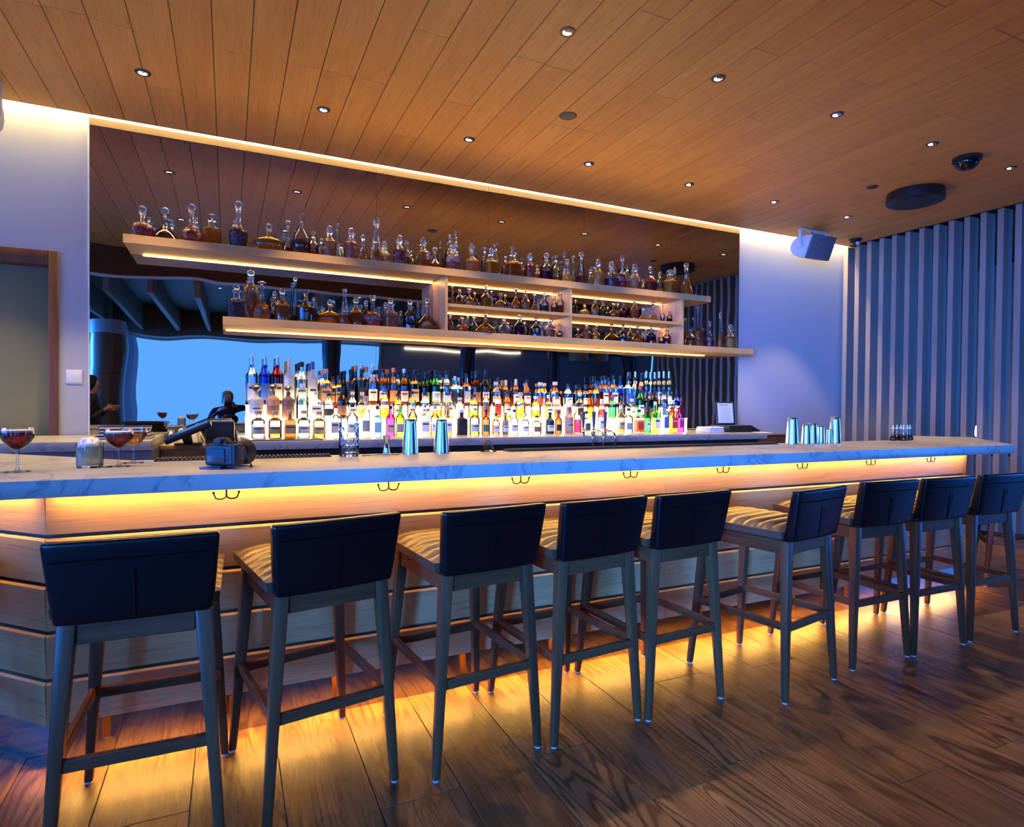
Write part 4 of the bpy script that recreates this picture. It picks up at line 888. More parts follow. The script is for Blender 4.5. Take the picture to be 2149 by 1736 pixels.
# ================================================================== SPIRIT BOTTLES
GLASSC = {'clear': (.95,.96,.96), 'blue': (.03,.10,.75), 'red': (.40,.015,.03), 'dark': (.045,.035,.025), 'brown': (.30,.10,.02), 'darkgreen': (.01,.06,.025), 'green': (.04,.36,.09), 'mint': (.55,.86,.75), 'orange': (.95,.22,.03), 'sky': (.25,.75,.92), 'magenta': (.95,.05,.55), 'lime': (.35,.85,.05)}
SOLID = {'frost': (.80,.83,.84), 'ceramic': (.55,.55,.54), 'clay': (.52,.29,.16), 'umber': (.20,.11,.07), 'white': (.82,.80,.76), 'black': (.012,.012,.012)}
BLIQ = dict(LIQ); BLIQ.update({'tan': (.55,.38,.24), 'pink': (.95,.06,.16), 'sky': (.5,.8,.95)})
LABC = {'silver': (.62,.63,.65), 'blue': (.05,.12,.5), 'cream': (.78,.70,.55), 'white': (.85,.85,.83), 'tan': (.55,.38,.22), 'black': (.015,.015,.017), 'orange': (.85,.25,.04), 'pink': (.80,.45,.40), 'grey': (.35,.37,.37), 'brown': (.28,.13,.07), 'green': (.05,.22,.12), 'red': (.62,.05,.03), 'sky': (.30,.62,.75), 'lime': (.40,.65,.08), 'dark': (.10,.10,.12), 'magenta': (.35,.02,.12), 'clear': (.75,.85,.82), 'yellow': (.9,.7,.1)}
CAPC = dict(LABC); CAPC.update({'clear': (.8,.85,.85), 'skull': (.22,.20,.18)})
BPROF = {
 'tall': ([(.92,0),(1,.02),(1,.56),(.92,.64),(.55,.70),(.38,.76),(.33,.92)], 2),
 'round': ([(.92,0),(1,.025),(1,.54),(.94,.61),(.66,.68),(.38,.74),(.32,.82),(.33,.92)], 2),
 'square': ([(.92,0),(1,.02),(1,.58),(.95,.62),(.55,.67),(.34,.71),(.31,.80),(.33,.91)], 6),
 'jug': ([(.90,0),(1,.03),(1,.50),(.92,.58),(.6,.63),(.34,.67),(.32,.80)], 2),
 'cone': ([(.95,0),(1,.03),(.88,.3),(.6,.6),(.36,.8),(.34,.93)], 2)}
def bottle_glass(g):
    if g in SOLID:
        return plain('bottle_'+g, SOLID[g], 0.35 if g != 'frost' else 0.5)
    c = GLASSC[g]
    return glass('bottle_'+g, c if g == 'clear' else tuple(v**0.6 for v in c), 1.0, 1.45)
def label_patch(R, power, z0, z1, half=0.95, grow=1.012):
    """a curved paper label on the side that faces the room (-y)"""
    bm = bmesh.new(); k = 10; rows = []
    for z in (z0, z1):
        row = []
        for i in range(k+1):
            a = -PI/2 + half*(2*i/k-1)
            c, s = math.cos(a), math.sin(a)
            kk = 1.0 if power == 2 else (abs(c)**power+abs(s)**power)**(-1.0/power)
            row.append((R*grow*c*kk, R*grow*s*kk, z))
        rows.append(row)
    V = [[bm.verts.new(p) for p in r] for r in rows]
    W = [[bm.verts.new((p[0]*0.985, p[1]*0.985, p[2])) for p in r] for r in rows]
    for i in range(k):
        bm.faces.new((V[0][i], V[0][i+1], V[1][i+1], V[1][i])); bm.faces.new((W[0][i+1], W[0][i], W[1][i], W[1][i+1]))
        bm.faces.new((V[0][i], W[0][i], W[0][i+1], V[0][i+1])); bm.faces.new((V[1][i+1], W[1][i+1], W[1][i], V[1][i]))
    for i in (0, k): bm.faces.new((V[0][i], V[1][i], W[1][i], W[0][i]))
    return mesh_of(bm, 40)
def lettering(txt, size, mat, parent, loc, rot):
    cu = bpy.data.curves.new('lettering', 'FONT'); cu.body = txt; cu.size = size; cu.align_x = 'CENTER'; cu.align_y = 'CENTER'; cu.extrude = 0.0003; cu.resolution_u = 2
    tmp = bpy.data.objects.new('lettering', cu); COL.objects.link(tmp)
    dg = bpy.context.evaluated_depsgraph_get(); me = bpy.data.meshes.new_from_object(tmp.evaluated_get(dg))
    bpy.data.objects.remove(tmp)
    me.materials.clear()
    return obj('lettering', me, mat, parent, loc=loc, rot=rot)
TIERZ = {1: 1.065, 2: 1.205, 3: 1.315}
TIERN = {1: 'front row on counter', 2: 'middle step', 3: 'top step'}
GLASSN = {'dark': 'dark glass', 'frost': 'frosted', 'ceramic': 'grey ceramic', 'clay': 'tan ceramic', 'umber': 'brown ceramic', 'black': 'black', 'white': 'white', 'clear': 'clear', 'darkgreen': 'dark green'}
SHPN = {'tall': 'tall slim', 'round': 'round-shouldered', 'square': 'square', 'jug': 'stocky', 'cone': 'tapering'}
BY_RANK = {}
def bottle(tier, x, y, h, R, ty, g, liq, lab, cap, rank):
    R *= 0.9 if ty == 'square' else 0.97
    z0 = TIERZ[tier] + (0.0066 if tier == 1 and x < 0.63 else 0.0)
    fillw = (liq+' ') if liq else ''
    l = '%s %s%s bottle, %s %s, %s from door end, %s' % (SHPN[ty], fillw if g == 'clear' and liq else '', GLASSN.get(g, g), cap if cap != 'skull' else 'metallic', 'cap' if cap != 'skull' else 'stopper', ordinal(rank), TIERN[tier])
    t = thing('spirit_bottle', ' '.join(l.split()), 'bottle', (x, y, z0+0.0003), 0, 'spirit bottles, '+TIERN[tier])
    pr, power = BPROF[ty]
    capf = {'tall': .92, 'round': .92, 'square': .91, 'jug': .80, 'cone': .93}[ty]
    if cap in ('tan', 'cream', 'brown') and ty != 'jug': capf -= .05
    P = smooth_prof([(r*R, z*h) for r, z in pr], 2)
    P = [(r, min(z, capf*h)) for r, z in P]
    me = lathe(P, 16 if power == 2 else 24, power, 1, True, 45)
    obj('glass_body', me, bottle_glass(g), t)
    rn = P[-1][0]
    if cap == 'skull':
        cp = [(.30*R, 0), (.42*R, .02*h), (.62*R, .08*h), (.66*R, .13*h), (.45*R, .185*h), (.02*R, .2*h)]
        obj('stopper', lathe(cp, 14, off=(0, 0, capf*h)), plain('cap_skull', CAPC['skull'], 0.3, 0.9), t)
    else:
        if cap in ('tan', 'brown', 'cream') and ty in ('round', 'square'): cp = [(rn*1.5, 0), (rn*1.5, (1-capf)*h*0.9), (rn*1.2, (1-capf)*h)]
        elif ty == 'tall': cp = [(rn*1.12, -0.10*h), (rn*1.15, (1-capf)*h*0.95), (rn*1.0, (1-capf)*h)]
        else: cp = [(rn*1.1, -0.035*h), (rn*1.25, 0), (rn*1.25, (1-capf)*h*0.94), (rn*1.1, (1-capf)*h)]
        metal = 1.0 if cap == 'silver' else 0.0
        obj('cap', lathe(cp, 14, off=(0, 0, capf*h)), plain('cap_'+cap, CAPC[cap], 0.35, metal), t)
    if liq and g not in SOLID:
        zt = {'tall': .5, 'round': .5, 'square': .55, 'jug': .4, 'cone': .4}[ty]*h*random.uniform(0.72, 1.0)
        lp = [(max(r-0.003, 0.002), max(z, 0.005)) for r, z in P if z < zt-0.001]; lp.append((max(interp_r(P, zt)-0.003, 0.002), zt))
        c = BLIQ[liq]
        obj('liquid', lathe(lp, 14 if power == 2 else 24, power, 1, True, 45), glass('spirit_'+liq, tuple(v**0.75 for v in c), 0.8, 1.33, body=0.12, bodycol=c), t)
    if lab and lab != 'clear':
        z1, z2 = {'tall': (.10, .44), 'round': (.12, .40), 'square': (.12, .46), 'jug': (.12, .38), 'cone': (.06, .22)}[ty]
        lb = obj('label', label_patch(R, power, z1*h, z2*h, 0.95 if power == 2 else 0.72), plain('label_'+lab, LABC[lab], 0.55, 0.0 if lab != 'silver' else 0.4), t)
        if lab in ('cream', 'white', 'tan', 'silver', 'pink'):
            obj('label_band', label_patch(R, power, (z1*0.35+z2*0.65)*h, (z1*0.2+z2*0.8)*h, 0.6, 1.018), plain('label_ink', (0.05, 0.04, 0.04), 0.6), lb)
    return t
ranks = {}
for b in sorted(BOTTLES, key=lambda q: q[1]):
    ranks[b[0]] = ranks.get(b[0], 0)+1
    BY_RANK[b[0], b[1]] = bottle(*b, ranks[b[0]])
M_INKD = plain('ink_dark', (0.03, 0.04, 0.05), 0.5); M_INKW = plain('ink_white', (0.8, 0.8, 0.8), 0.5)
def near(tier, x):
    k = min((k for k in BY_RANK if k[0] == tier), key=lambda k: abs(k[1]-x)); b = next(q for q in BOTTLES if q[0] == tier and q[1] == k[1]); return BY_RANK[k], b
def write_on(tier, x, txt, size, mat, zf, up=False):
    t, b = near(tier, x)
    lettering(txt, size, mat, t, (0, -b[4]*1.03-0.0006, zf*b[3]), (PI/2, 0, 0) if not up else (PI/2, -PI/2, 0))
write_on(2, 0.54, 'REYKA', 0.022, M_INKD, 0.30)
write_on(1, 4.288, 'CAMPARI', 0.017, M_INKW, 0.36)
write_on(1, 4.183, 'APEROL', 0.019, M_INKW, 0.34)
write_on(3, 0.86, "Tito's", 0.022, M_INKD, 0.40)
t_, b_ = near(1, 2.07)

# ================================================================== ON THE BAR TOP
M_REDDRINK = glass('red_cocktail', (0.62, 0.05, 0.02), 0.8, 1.33, body=0.35, bodycol=(0.55, 0.04, 0.02))
M_PALEDRINK = glass('pale_cocktail', (0.85, 0.55, 0.25), 0.8, 1.33, body=0.25, bodycol=(0.75, 0.45, 0.2))
M_FOAM = plain('foam', (0.80, 0.66, 0.55), 0.8)
M_ICE = plain('crushed_ice', (0.90, 0.91, 0.84), 0.5, bump=0.9, bscale=90)
M_LEMON = glass('lemon_drink', (0.92, 0.95, 0.66), 0.6, 1.2, body=0.6, bodycol=(0.90, 0.93, 0.66))
def coupe(x, y, h, label, drink, foam):
    t = thing('coupe_glass', label, 'cocktail glass', (x, y, CT))
    b0 = h*0.50
    bowl = smooth_prof([(.006, b0), (.022, b0+.008), (.043, b0+.032), (.051, b0+.052), (.050, h)], 4)
    obj('bowl', lathe(bowl, 28, close=False, sharp=60), M_CLEAR, t)
    obj('stem', lathe([(.0075, .006), (.004, .02), (.0035, b0-.02), (.006, b0+.0005)], 12), M_CLEAR, t)
    obj('foot', lathe([(.040, .0005), (.041, .002), (.02, .004), (.0075, .0062)], 28), M_CLEAR, t)
    zt = h-0.016
    lp = [(max(r-.0025, .002), z) for r, z in bowl if z < zt-.0005 and z > b0+.003] + [(.0475, zt)]
    obj('drink', lathe(lp, 28, sharp=60), drink, t)
    if foam: obj('foam', lathe([(.0475, zt+.0003), (.0478, zt+.007), (.04, zt+.009), (.001, zt+.0095)], 28), M_FOAM, t)
coupe(-0.711, 0.334, 0.163, 'coupe of red cocktail with pale foam, nearest the door', M_REDDRINK, True)
coupe(-0.405, 0.43, 0.15, 'coupe of red cocktail with pale foam, beside the iced tumbler', M_REDDRINK, True)
coupe(-0.372, 0.575, 0.15, 'coupe of pale amber cocktail standing behind a red one', M_PALEDRINK, False)
t = thing('iced_tumbler', 'short ribbed tumbler of pale drink heaped with crushed ice', 'glass', (-0.503, 0.43, CT))
bm = bmesh.new()
n = 48; prof = [(.043, .0005), (.045, .006), (.0455, .012), (.046, .085), (.046, .096)]
rings = [[bm.verts.new(((r+(0.0009 if i % 2 and .008 < z < .06 else 0))*math.cos(2*PI*i/n), (r+(0.0009 if i % 2 and .008 < z < .06 else 0))*math.sin(2*PI*i/n), z)) for i in range(n)] for r, z in prof]
for a, b in zip(rings, rings[1:]):
    for i in range(n): bm.faces.new((a[i], a[(i+1)%n], b[(i+1)%n], b[i]))
bm.faces.new(rings[0][::-1])
obj('glass_body', mesh_of(bm, 30), M_CLEAR, t)
obj('drink', lathe([(.041, .010), (.0435, .014), (.0435, .080)], 32), M_LEMON, t)
bm = bmesh.new(); bmesh.ops.create_icosphere(bm, subdivisions=4, radius=1)
rr = random.Random(5)
from mathutils import noise
for v in bm.verts:
    k = 1 + 0.28*noise.noise(v.co*3.2) + 0.18*noise.noise(v.co*8)
    v.co = Vector((v.co.x*0.043*min(k, 1.0), v.co.y*0.043*min(k, 1.0), 0.085+max(v.co.z, -0.1)*0.034*k))
obj('crushed_ice', mesh_of(bm, 70), M_ICE, t)

# camera left lying on the bar
M_CAMB = plain('camera_body', (0.012, 0.013, 0.016), 0.42, bump=0.3, bscale=500)
M_SCREEN = plain('camera_screen', (0.01, 0.012, 0.02), 0.06, coat=1.0)
t = thing('photo_camera', 'black digital camera with its screen towards the room, on bar top', 'camera', (-0.025, 0.20, CT), rad(-36))
bd = obj('body', box(-0.062, 0.062, -0.022, 0.030, 0.012, 0.098, 0.010, 3), M_CAMB, t)
obj('prism_hump', hexa([(-0.034, -0.018, 0.094), (0.034, -0.018, 0.094), (0.034, 0.030, 0.094), (-0.034, 0.030, 0.094)], [(-0.020, -0.010, 0.126), (0.020, -0.010, 0.126), (0.020, 0.026, 0.122), (-0.020, 0.026, 0.122)], 0.006), M_CAMB, t)
obj('grip', box(0.044, 0.072, -0.018, 0.045, 0.012, 0.100, 0.010, 3), M_CAMB, t)
obj('screen', box(-0.048, 0.030, -0.0265, -0.0225, 0.026, 0.080, 0.0015, 1), M_SCREEN, t)
obj('eyecup', box(-0.016, 0.016, -0.032, -0.0185, 0.100, 0.120, 0.004), M_RUBBER, t)
obj('dial', lathe([(.010, 0.0985), (.010, .106), (.008, .107)], 18, off=(0.045, 0.010, 0)), M_CAMB, t)
for zz in (0.036, 0.052, 0.068): obj('button', lathe([(.004, 0), (.004, .003)], 12), M_BLACK, t, loc=(0.044, -0.022, zz), rot=(PI/2, 0, 0))
obj('lens', lathe([(.036, 0), (.038, .01), (.040, .05), (.042, .055), (.044, .095), (.041, .097), (.036, .06)], 32), M_BLACK, t, loc=(0.0, 0.030, 0.054), rot=(-PI/2, 0, 0))
obj('lens_hood', lathe([(.046, 0), (.053, .045), (.051, .045), (.0445, 0)], 32), M_BLACK, t, loc=(0.0, 0.105, 0.055), rot=(-PI/2, 0, 0))
obj('base_plate', box(-0.068, 0.022, -0.044, 0.040, 0.0005, 0.0075, 0.002), plain('plate_alu', (0.08, 0.09, 0.11), 0.25, 0.9), t)
obj('plate_stem', box(-0.03, 0.01, -0.02, 0.025, 0.0077, 0.0118), M_CAMB, t)
obj('strap', tube([(0.07, -0.005, 0.092), (0.095, 0.0, 0.075), (0.105, 0.02, 0.035), (0.10, 0.05, 0.006), (0.07, 0.075, 0.005)], 0.0035, 6), M_RUBBER, t)

def tin(name, x, y, h, rb, rt, label, group=None, rim=True, lz=CT):
    t = thing(name, label, 'cocktail shaker', (x, y, lz), 0, group)
    obj('cup', lathe(smooth_prof([(rb*1.0, .0005), (rb*1.02, .004), (rb, .01), (rt*1.02+(rb-rt)*.12, h*.86), (rt, h*.97), (rt*.9, h)], 3), 32, sharp=50), M_STEEL, t)
    if rim: obj('rim', lathe([(rb*1.005, .001), (rb*1.045, .0025), (rb*1.005, .005)], 32, close=False), M_STEEL, t)
tin('shaker_tin', 0.87, 0.655, 0.184, 0.044, 0.029, 'polished steel shaker tin upside down beside the jigger', 'shaker tins by the mixing glass')
tin('shaker_tin', 1.038, 0.645, 0.182, 0.043, 0.029, 'polished steel shaker tin upside down beside the clear cone', 'shaker tins by the mixing glass')
for i, (x, y, h, rb, rt) in enumerate(((3.64, 0.60, .188, .044, .032), (3.752, 0.575, .142, .035, .026), (3.842, 0.60, .145, .042, .032), (3.935, 0.60, .125, .026, .022), (3.992, 0.575, .105, .02, .016), (4.075, 0.59, .192, .046, .033))):
    tin('shaker_tin', x, y, h, rb, rt, 'upturned steel tin, %s from the door end, grouped beside dropper bottles' % ordinal(i+1), 'steel tins grouped on the bar')
t = thing('jigger', 'hourglass steel jigger between mixing glass and shaker tin', 'jigger', (0.748, 0.675, CT))
obj('lower_cup', lathe([(.023, .0005), (.0235, .002), (.008, .055)], 24), M_STEEL, t)
obj('upper_cup', lathe([(.008, .0552), (.0205, .098), (.0195, .098), (.006, .06)], 24), M_STEEL, t)
t = thing('mixing_glass', 'large cut-glass mixing glass with water on the bar top', 'mixing glass', (0.545, 0.615, CT))
obj('glass_body', lathe([(.047, .0005), (.049, .004), (.050, .16), (.0505, .166)], 28, close=False), glass('cut_mixing', (0.95, 0.96, 0.96), 1.0, 1.6, cut=0.9, cscale=48), t)
obj('base', lathe([(.0465, .001), (.0465, .018)], 28), M_CLEAR, t)
obj('water', lathe([(.0462, .0185), (.0465, .055)], 28), glass('water', (0.80, 0.88, 0.93), 0.9, 1.33), t)
t = thing('bar_spoon', 'long steel bar spoon lying by the mixing glass', 'spoon', (0.66, 0.60, CT))
obj('handle', tube([(-0.06, -0.02, 0.004), (0.10, 0.012, 0.004)], 0.0028, 8), M_STEEL, t)
obj('bowl', ball(0.016, 1.4, 0.8, 0.25, (0.12, 0.016, 0.0045), 14, 8), M_STEEL, t)
t = thing('glass_cone', 'small clear glass cone standing beside the shaker tins', 'cone', (1.318, 0.665, CT))
obj('cone', lathe([(.046, .0005), (.047, .004), (.012, .058), (.004, .062)], 6, sharp=10), glass('cone_glass', (0.8, 0.84, 0.86), 1.0, 1.6), t)
obj('foot', lathe([(.049, .0002), (.049, .0035), (.0475, .0038)], 20), M_CLEAR, t)

# bitters with dropper tops
M_BITTER = plain('bitters', (0.06, 0.02, 0.012), 0.1)
for i, (x, y) in enumerate(((4.845, 0.655), (4.905, 0.61), (4.925, 0.675), (4.985, 0.63), (5.005, 0.695), (5.065, 0.66))):
    t = thing('dasher_bottle', 'small dark bitters bottle with steel dasher top, %s from the steel tins' % ordinal(i+1), 'bottle', (x, y, CT), 0, 'bitters bottles on the bar')
    obj('glass_body', lathe(smooth_prof([(.022, .0005), (.026, .008), (.025, .028), (.013, .042), (.011, .085), (.012, .092)], 3), 18), M_CRYSTAL, t)
    obj('bitters', lathe([(.019, .003), (.0235, .010), (.022, .027), (.011, .040)], 18), M_BITTER, t)
    obj('dasher_top', lathe([(.0125, .0925), (.0125, .104), (.005, .108), (.0035, .126)], 14), M_BRUSHED, t)
# rubber service mats on the inner edge
def mat_(x0, x1, label):
    t = thing('bar_mat', label, 'bar mat', (x0, 0.605, CT))
    L = x1-x0
    obj('base', box(0, L, 0, 0.085, 0.0005, 0.004), M_RUBBER, t)
    bm = bmesh.new(); x = 0.006
    while x < L-0.006:
        box_into(bm, x, x+0.009, 0.003, 0.082, 0.0042, 0.012); x += 0.018
    o = obj('ridges', mesh_of(bm), M_RUBBER, t); o['kind'] = 'stuff'
mat_(-0.30, 0.46, 'ribbed black rubber mat on the inner bar edge behind the camera')
mat_(1.42, 3.52, 'long ribbed black rubber mat on the inner bar edge by taps')

# ================================================================== ON THE BACK COUNTER
for i, x in enumerate((2.845, 2.955, 3.075)):
    t = thing('draught_tap', 'curved steel draught tap with grey paddle handle, %s from the door end' % ordinal(i+1), 'tap', (x, 2.13, ZB), 0, 'draught taps on the back counter')
    obj('collar', lathe([(.024, .0005), (.024, .008), (.016, .012), (.014, .05), (.017, .056), (.012, .066)], 20), M_STEEL, t)
    pts = [(0, -0.006, 0.042)] + [(0, -0.10-0.055*math.sin(a), -0.013+0.055*math.cos(a)) for a in [rad(10*k) for k in range(0, 10)]] + [(0, -0.155, -0.075)]
    obj('spout', tube(pts, 0.0115, 12, 0.0095), M_STEEL, t)
    obj('handle', hexa([(-.009, -.008, .0665), (.009, -.008, .0665), (.009, .008, .0665), (-.009, .008, .0665)], [(-.020, -.008, .215), (.020, -.008, .215), (.020, .008, .215), (-.020, .008, .215)], 0.004), plain('tap_paddle', (0.12, 0.10, 0.09), 0.45), t)
t = thing('folded_towels', 'pile of folded white bar towels beside the last bottles', 'towels', (4.57, 2.42, ZB))
for i in range(3): obj('towel', box(-0.10+0.006*i, 0.10-0.004*i, -0.11, 0.10, 0.001+0.018*i, 0.018+0.018*i, 0.006, 3), plain('towel', (0.72, 0.74, 0.78), 0.9, bump=0.5, bscale=150), t)
t = thing('menu_stand', 'black folding stand holding a white printed menu page', 'menu stand', (4.80, 2.44, ZB+0.075), rad(-24))
M_BOARD = plain('stand_board', (0.014, 0.014, 0.016), 0.4)
fr = obj('front_board', box(-0.10, 0.10, -0.006, 0.006, 0, 0.25, 0.003), M_BOARD, t, loc=(0, -0.03, 0.0), rot=(rad(-12), 0, 0))
obj('page', box(-0.082, 0.082, -0.0085, -0.0065, 0.018, 0.232), plain('menu_page', (0.62, 0.62, 0.66), 0.6), fr)
M_PRINT = plain('print', (0.22, 0.22, 0.26), 0.7)
obj('print_line', box(-0.065, 0.03, -0.0092, -0.0086, 0.206, 0.216), M_PRINT, fr)
for i in range(7): obj('print_line', box(-0.055+0.006*(i%3), 0.060-0.012*(i%2), -0.0092, -0.0086, 0.052+0.021*i, 0.055+0.021*i), M_PRINT, fr)
obj('back_board', box(-0.10, 0.10, -0.006, 0.006, 0, 0.25, 0.003), M_BOARD, t, loc=(0, 0.075, 0.0), rot=(rad(12), 0, 0))
t = thing('cash_till', 'black wedge-shaped till base under the menu stand', 'till', (4.86, 2.42, ZB))
obj('body', hexa([(-0.16, -0.15, 0.001), (0.16, -0.15, 0.001), (0.16, 0.15, 0.001), (-0.16, 0.15, 0.001)], [(-0.15, -0.14, 0.073), (0.15, -0.14, 0.073), (0.15, 0.15, 0.073), (-0.15, 0.15, 0.073)], 0.006), M_BLACK, t)
obj('flap', hexa([(0.161, -0.13, 0.004), (0.30, -0.13, 0.004), (0.30, 0.10, 0.004), (0.161, 0.10, 0.004)], [(0.161, -0.13, 0.072), (0.30, -0.13, 0.012), (0.30, 0.10, 0.012), (0.161, 0.10, 0.072)], 0.003), M_BLACK, t)
t = thing('paper_stack', 'loose stack of white papers on a wooden box by till', 'papers', (5.30, 2.45, 1.04))
for i in range(3): obj('sheet', box(-0.11+0.01*i, 0.11+0.004*i, -0.10, 0.10-0.012*i, 0.0005+0.004*i, 0.004+0.004*i), M_PAPER, t)
t = thing('wooden_crate', 'brown wooden box cabinet at the end of the back counter', 'box', (5.29, 2.5, 0))
obj('body', box(-0.25, 0.22, -0.30, 0.485, 0.0, 1.02, 0.004), M_FRAME, t)
obj('lid', box(-0.252, 0.225, -0.306, 0.488, 1.0205, 1.0395, 0.003), M_FRAME, t)
t = thing('till_screen', 'tilted black till touchscreen on a stand by the door end', 'till', (-0.27, 2.16, 1.0))
obj('foot', box(-0.09, 0.09, 0.37, 0.52, 0.0205, 0.032, 0.004), M_BLACK, t)
obj('neck', hexa([(-0.03, 0.40, 0.0325), (0.03, 0.40, 0.0325), (0.03, 0.47, 0.0325), (-0.03, 0.47, 0.0325)], [(-0.03, 0.12, 0.09), (0.03, 0.12, 0.09), (0.03, 0.17, 0.12), (-0.03, 0.17, 0.12)], 0.004), M_BLACK, t)
sc = obj('housing', box(-0.15, 0.15, -0.11, 0.11, -0.018, 0.018, 0.008), M_BLACK, t, loc=(0.02, 0.08, 0.13), rot=(rad(4), rad(-24), 0))
obj('glass_face', box(-0.135, 0.135, -0.095, 0.095, 0.0185, 0.0205), plain('till_glass', (0.02, 0.022, 0.025), 0.12), sc)
for i, (dz, w, mt_) in enumerate(((0.0, 0.15, M_BLACK), (0.022, 0.145, M_BLACK), (0.044, 0.14, M_BLACK), (0.066, 0.15, M_BLACK))):
    t = thing('menu_book', 'black menu book in a pile by the till, %s from bottom' % ordinal(i+1), 'menu', (-0.64, 2.42, 1.08+dz), rad(4*i-6), 'menu books piled by the till')
    obj('cover', box(-w, w, -0.12, 0.12, 0.0008, 0.0205, 0.003), mt_, t)
    obj('pages', box(-w+0.004, w+0.002, -0.122, 0.116, 0.005, 0.0165), M_PAPER, t)
for i, (x, y, a, s) in enumerate(((-0.335, 2.80, 0.3, 0.9), (-0.235, 2.86, 1.2, 1.1), (-0.405, 2.90, 2.0, 0.7))):
    t = thing('folded_napkin', 'peaked white folded napkin behind the till screen, %s from the door' % ordinal((2, 3, 1)[i]), 'napkin', (x, y, 1.0205), a, 'folded napkins by the till')
    obj('outer_fold', hexa([(-.05*s, -.035*s, .0005), (.05*s, -.035*s, .0005), (.05*s, .035*s, .0005), (-.05*s, .035*s, .0005)], [(-.010*s, -.006, .12*s), (.016*s, -.006, .13*s), (.016*s, .006, .13*s), (-.010*s, .006, .12*s)], 0.004), M_PAPER, t)
    obj('inner_fold', hexa([(-.02*s, -.05*s, .0005), (.055*s, -.05*s, .0005), (.04*s, -.036*s, .0005), (-.02*s, -.036*s, .0005)], [(.0, -.012*s, .08*s), (.03*s, -.014*s, .085*s), (.03*s, -.008*s, .085*s), (.0, -.008*s, .08*s)], 0.002), M_PAPER, t)
t = thing('receipt_printer', 'black box printer between the till cabinet and first bottles', 'printer', (-0.06, 2.74, 1.0205))
obj('body', box(-0.10, 0.10, -0.14, 0.14, 0.0005, 0.165, 0.008), M_BLACK, t)
obj('paper_slot', box(-0.085, -0.004, -0.10, 0.0, 0.1655, 0.173, 0.002), M_GREY, t)
obj('paper_slot', box(0.004, 0.085, -0.10, 0.0, 0.1655, 0.173, 0.002), M_GREY, t)

# lamp glimpsed through the slats
t = thing('table_lamp', 'small glowing white table lamp seen through the slat screen', 'lamp', (8.55, 1.95, 0.78))
obj('base', lathe([(.06, .001), (.06, .012), (.012, .02), (.010, .20)], 20), M_BLACK, t)
obj('shade', lathe([(.045, .201), (.06, .22), (.05, .33), (.03, .35)], 20), emis('lamp_shade', (1.0, 0.85, 0.6), 6.0), t)
t = thing('side_table', 'small round table under the lamp beyond the slat screen', 'table', (8.55, 1.95, 0))
obj('table_top', lathe([(.30, .755), (.305, .76), (.305, .775), (.30, .78)], 32), M_FRAME, t)
obj('pedestal', lathe([(.20, .001), (.20, .015), (.03, .03), (.03, .7545)], 24), M_BLACK, t)

# warm fittings of the seating area, seen in the mirror
rc_ = thing('wall_light_strip', 'thin warm light strip along the top of the rear wall', 'light strip', (5.6, -6.49, 2.70))
obj('diffuser', box(-1.6, 1.6, 0.002, 0.02, -0.02, 0.02), emis('rear_led', (1.0, 0.85, 0.6), 4.0), rc_)
for i, x in enumerate((7.25, 7.85)):
    t = thing('pendant_lamp', 'brown drum pendant lamp in the seating area, %s from the slat screen' % ordinal(2-i), 'lamp', (x, -3.5, 2.33), 0, 'pendant lamps of the seating area')
    obj('shade', lathe([(.19, 0), (.20, .01), (.20, .24), (.19, .25)], 28), plain('lamp_paper', (0.42, 0.25, 0.11), 0.7), t)
    obj('cord', tube([(0, 0, .251), (0, 0, .929)], 0.006, 6), M_BLACK, t)

# ================================================================== PEOPLE (both seen in the mirror)
SKIN = plain('skin', (0.42, 0.22, 0.15), 0.5)
CLOTH = plain('dark_clothes', (0.012, 0.012, 0.016), 0.75)
HAIR_G = plain('grey_hair', (0.20, 0.18, 0.16), 0.6); HAIR_D = plain('dark_hair', (0.012, 0.010, 0.009), 0.45)
def person(name, label, V, E, loc, rz, skin_test):
    me = bpy.data.meshes.new('body'); keys = list(V); idx = {k: i for i, k in enumerate(keys)}
    me.from_pydata([V[k][0] for k in keys], [(idx[a], idx[b]) for a, b in E], [])
    o = bpy.data.objects.new('body_tmp', me); COL.objects.link(o)
    md = o.modifiers.new('skin', 'SKIN'); md.use_smooth_shade = True
    sv = me.skin_vertices[0].data
    for k in keys:
        r = V[k][1]; r = r if isinstance(r, tuple) else (r, r)
        sv[idx[k]].radius = r; sv[idx[k]].use_root = (k == 'pelvis')
    sd = o.modifiers.new('sub', 'SUBSURF'); sd.levels = 2; sd.render_levels = 2
    dg = bpy.context.evaluated_depsgraph_get(); out = bpy.data.meshes.new_from_object(o.evaluated_get(dg))
    bpy.data.objects.remove(o)
    out.materials.clear(); out.materials.append(CLOTH); out.materials.append(SKIN)
    for p_ in out.polygons:
        p_.use_smooth = True; p_.material_index = 1 if skin_test(p_.center) else 0
    t = thing(name, label, 'person', loc, rz)
    obj('body', out, None, t)
    return t
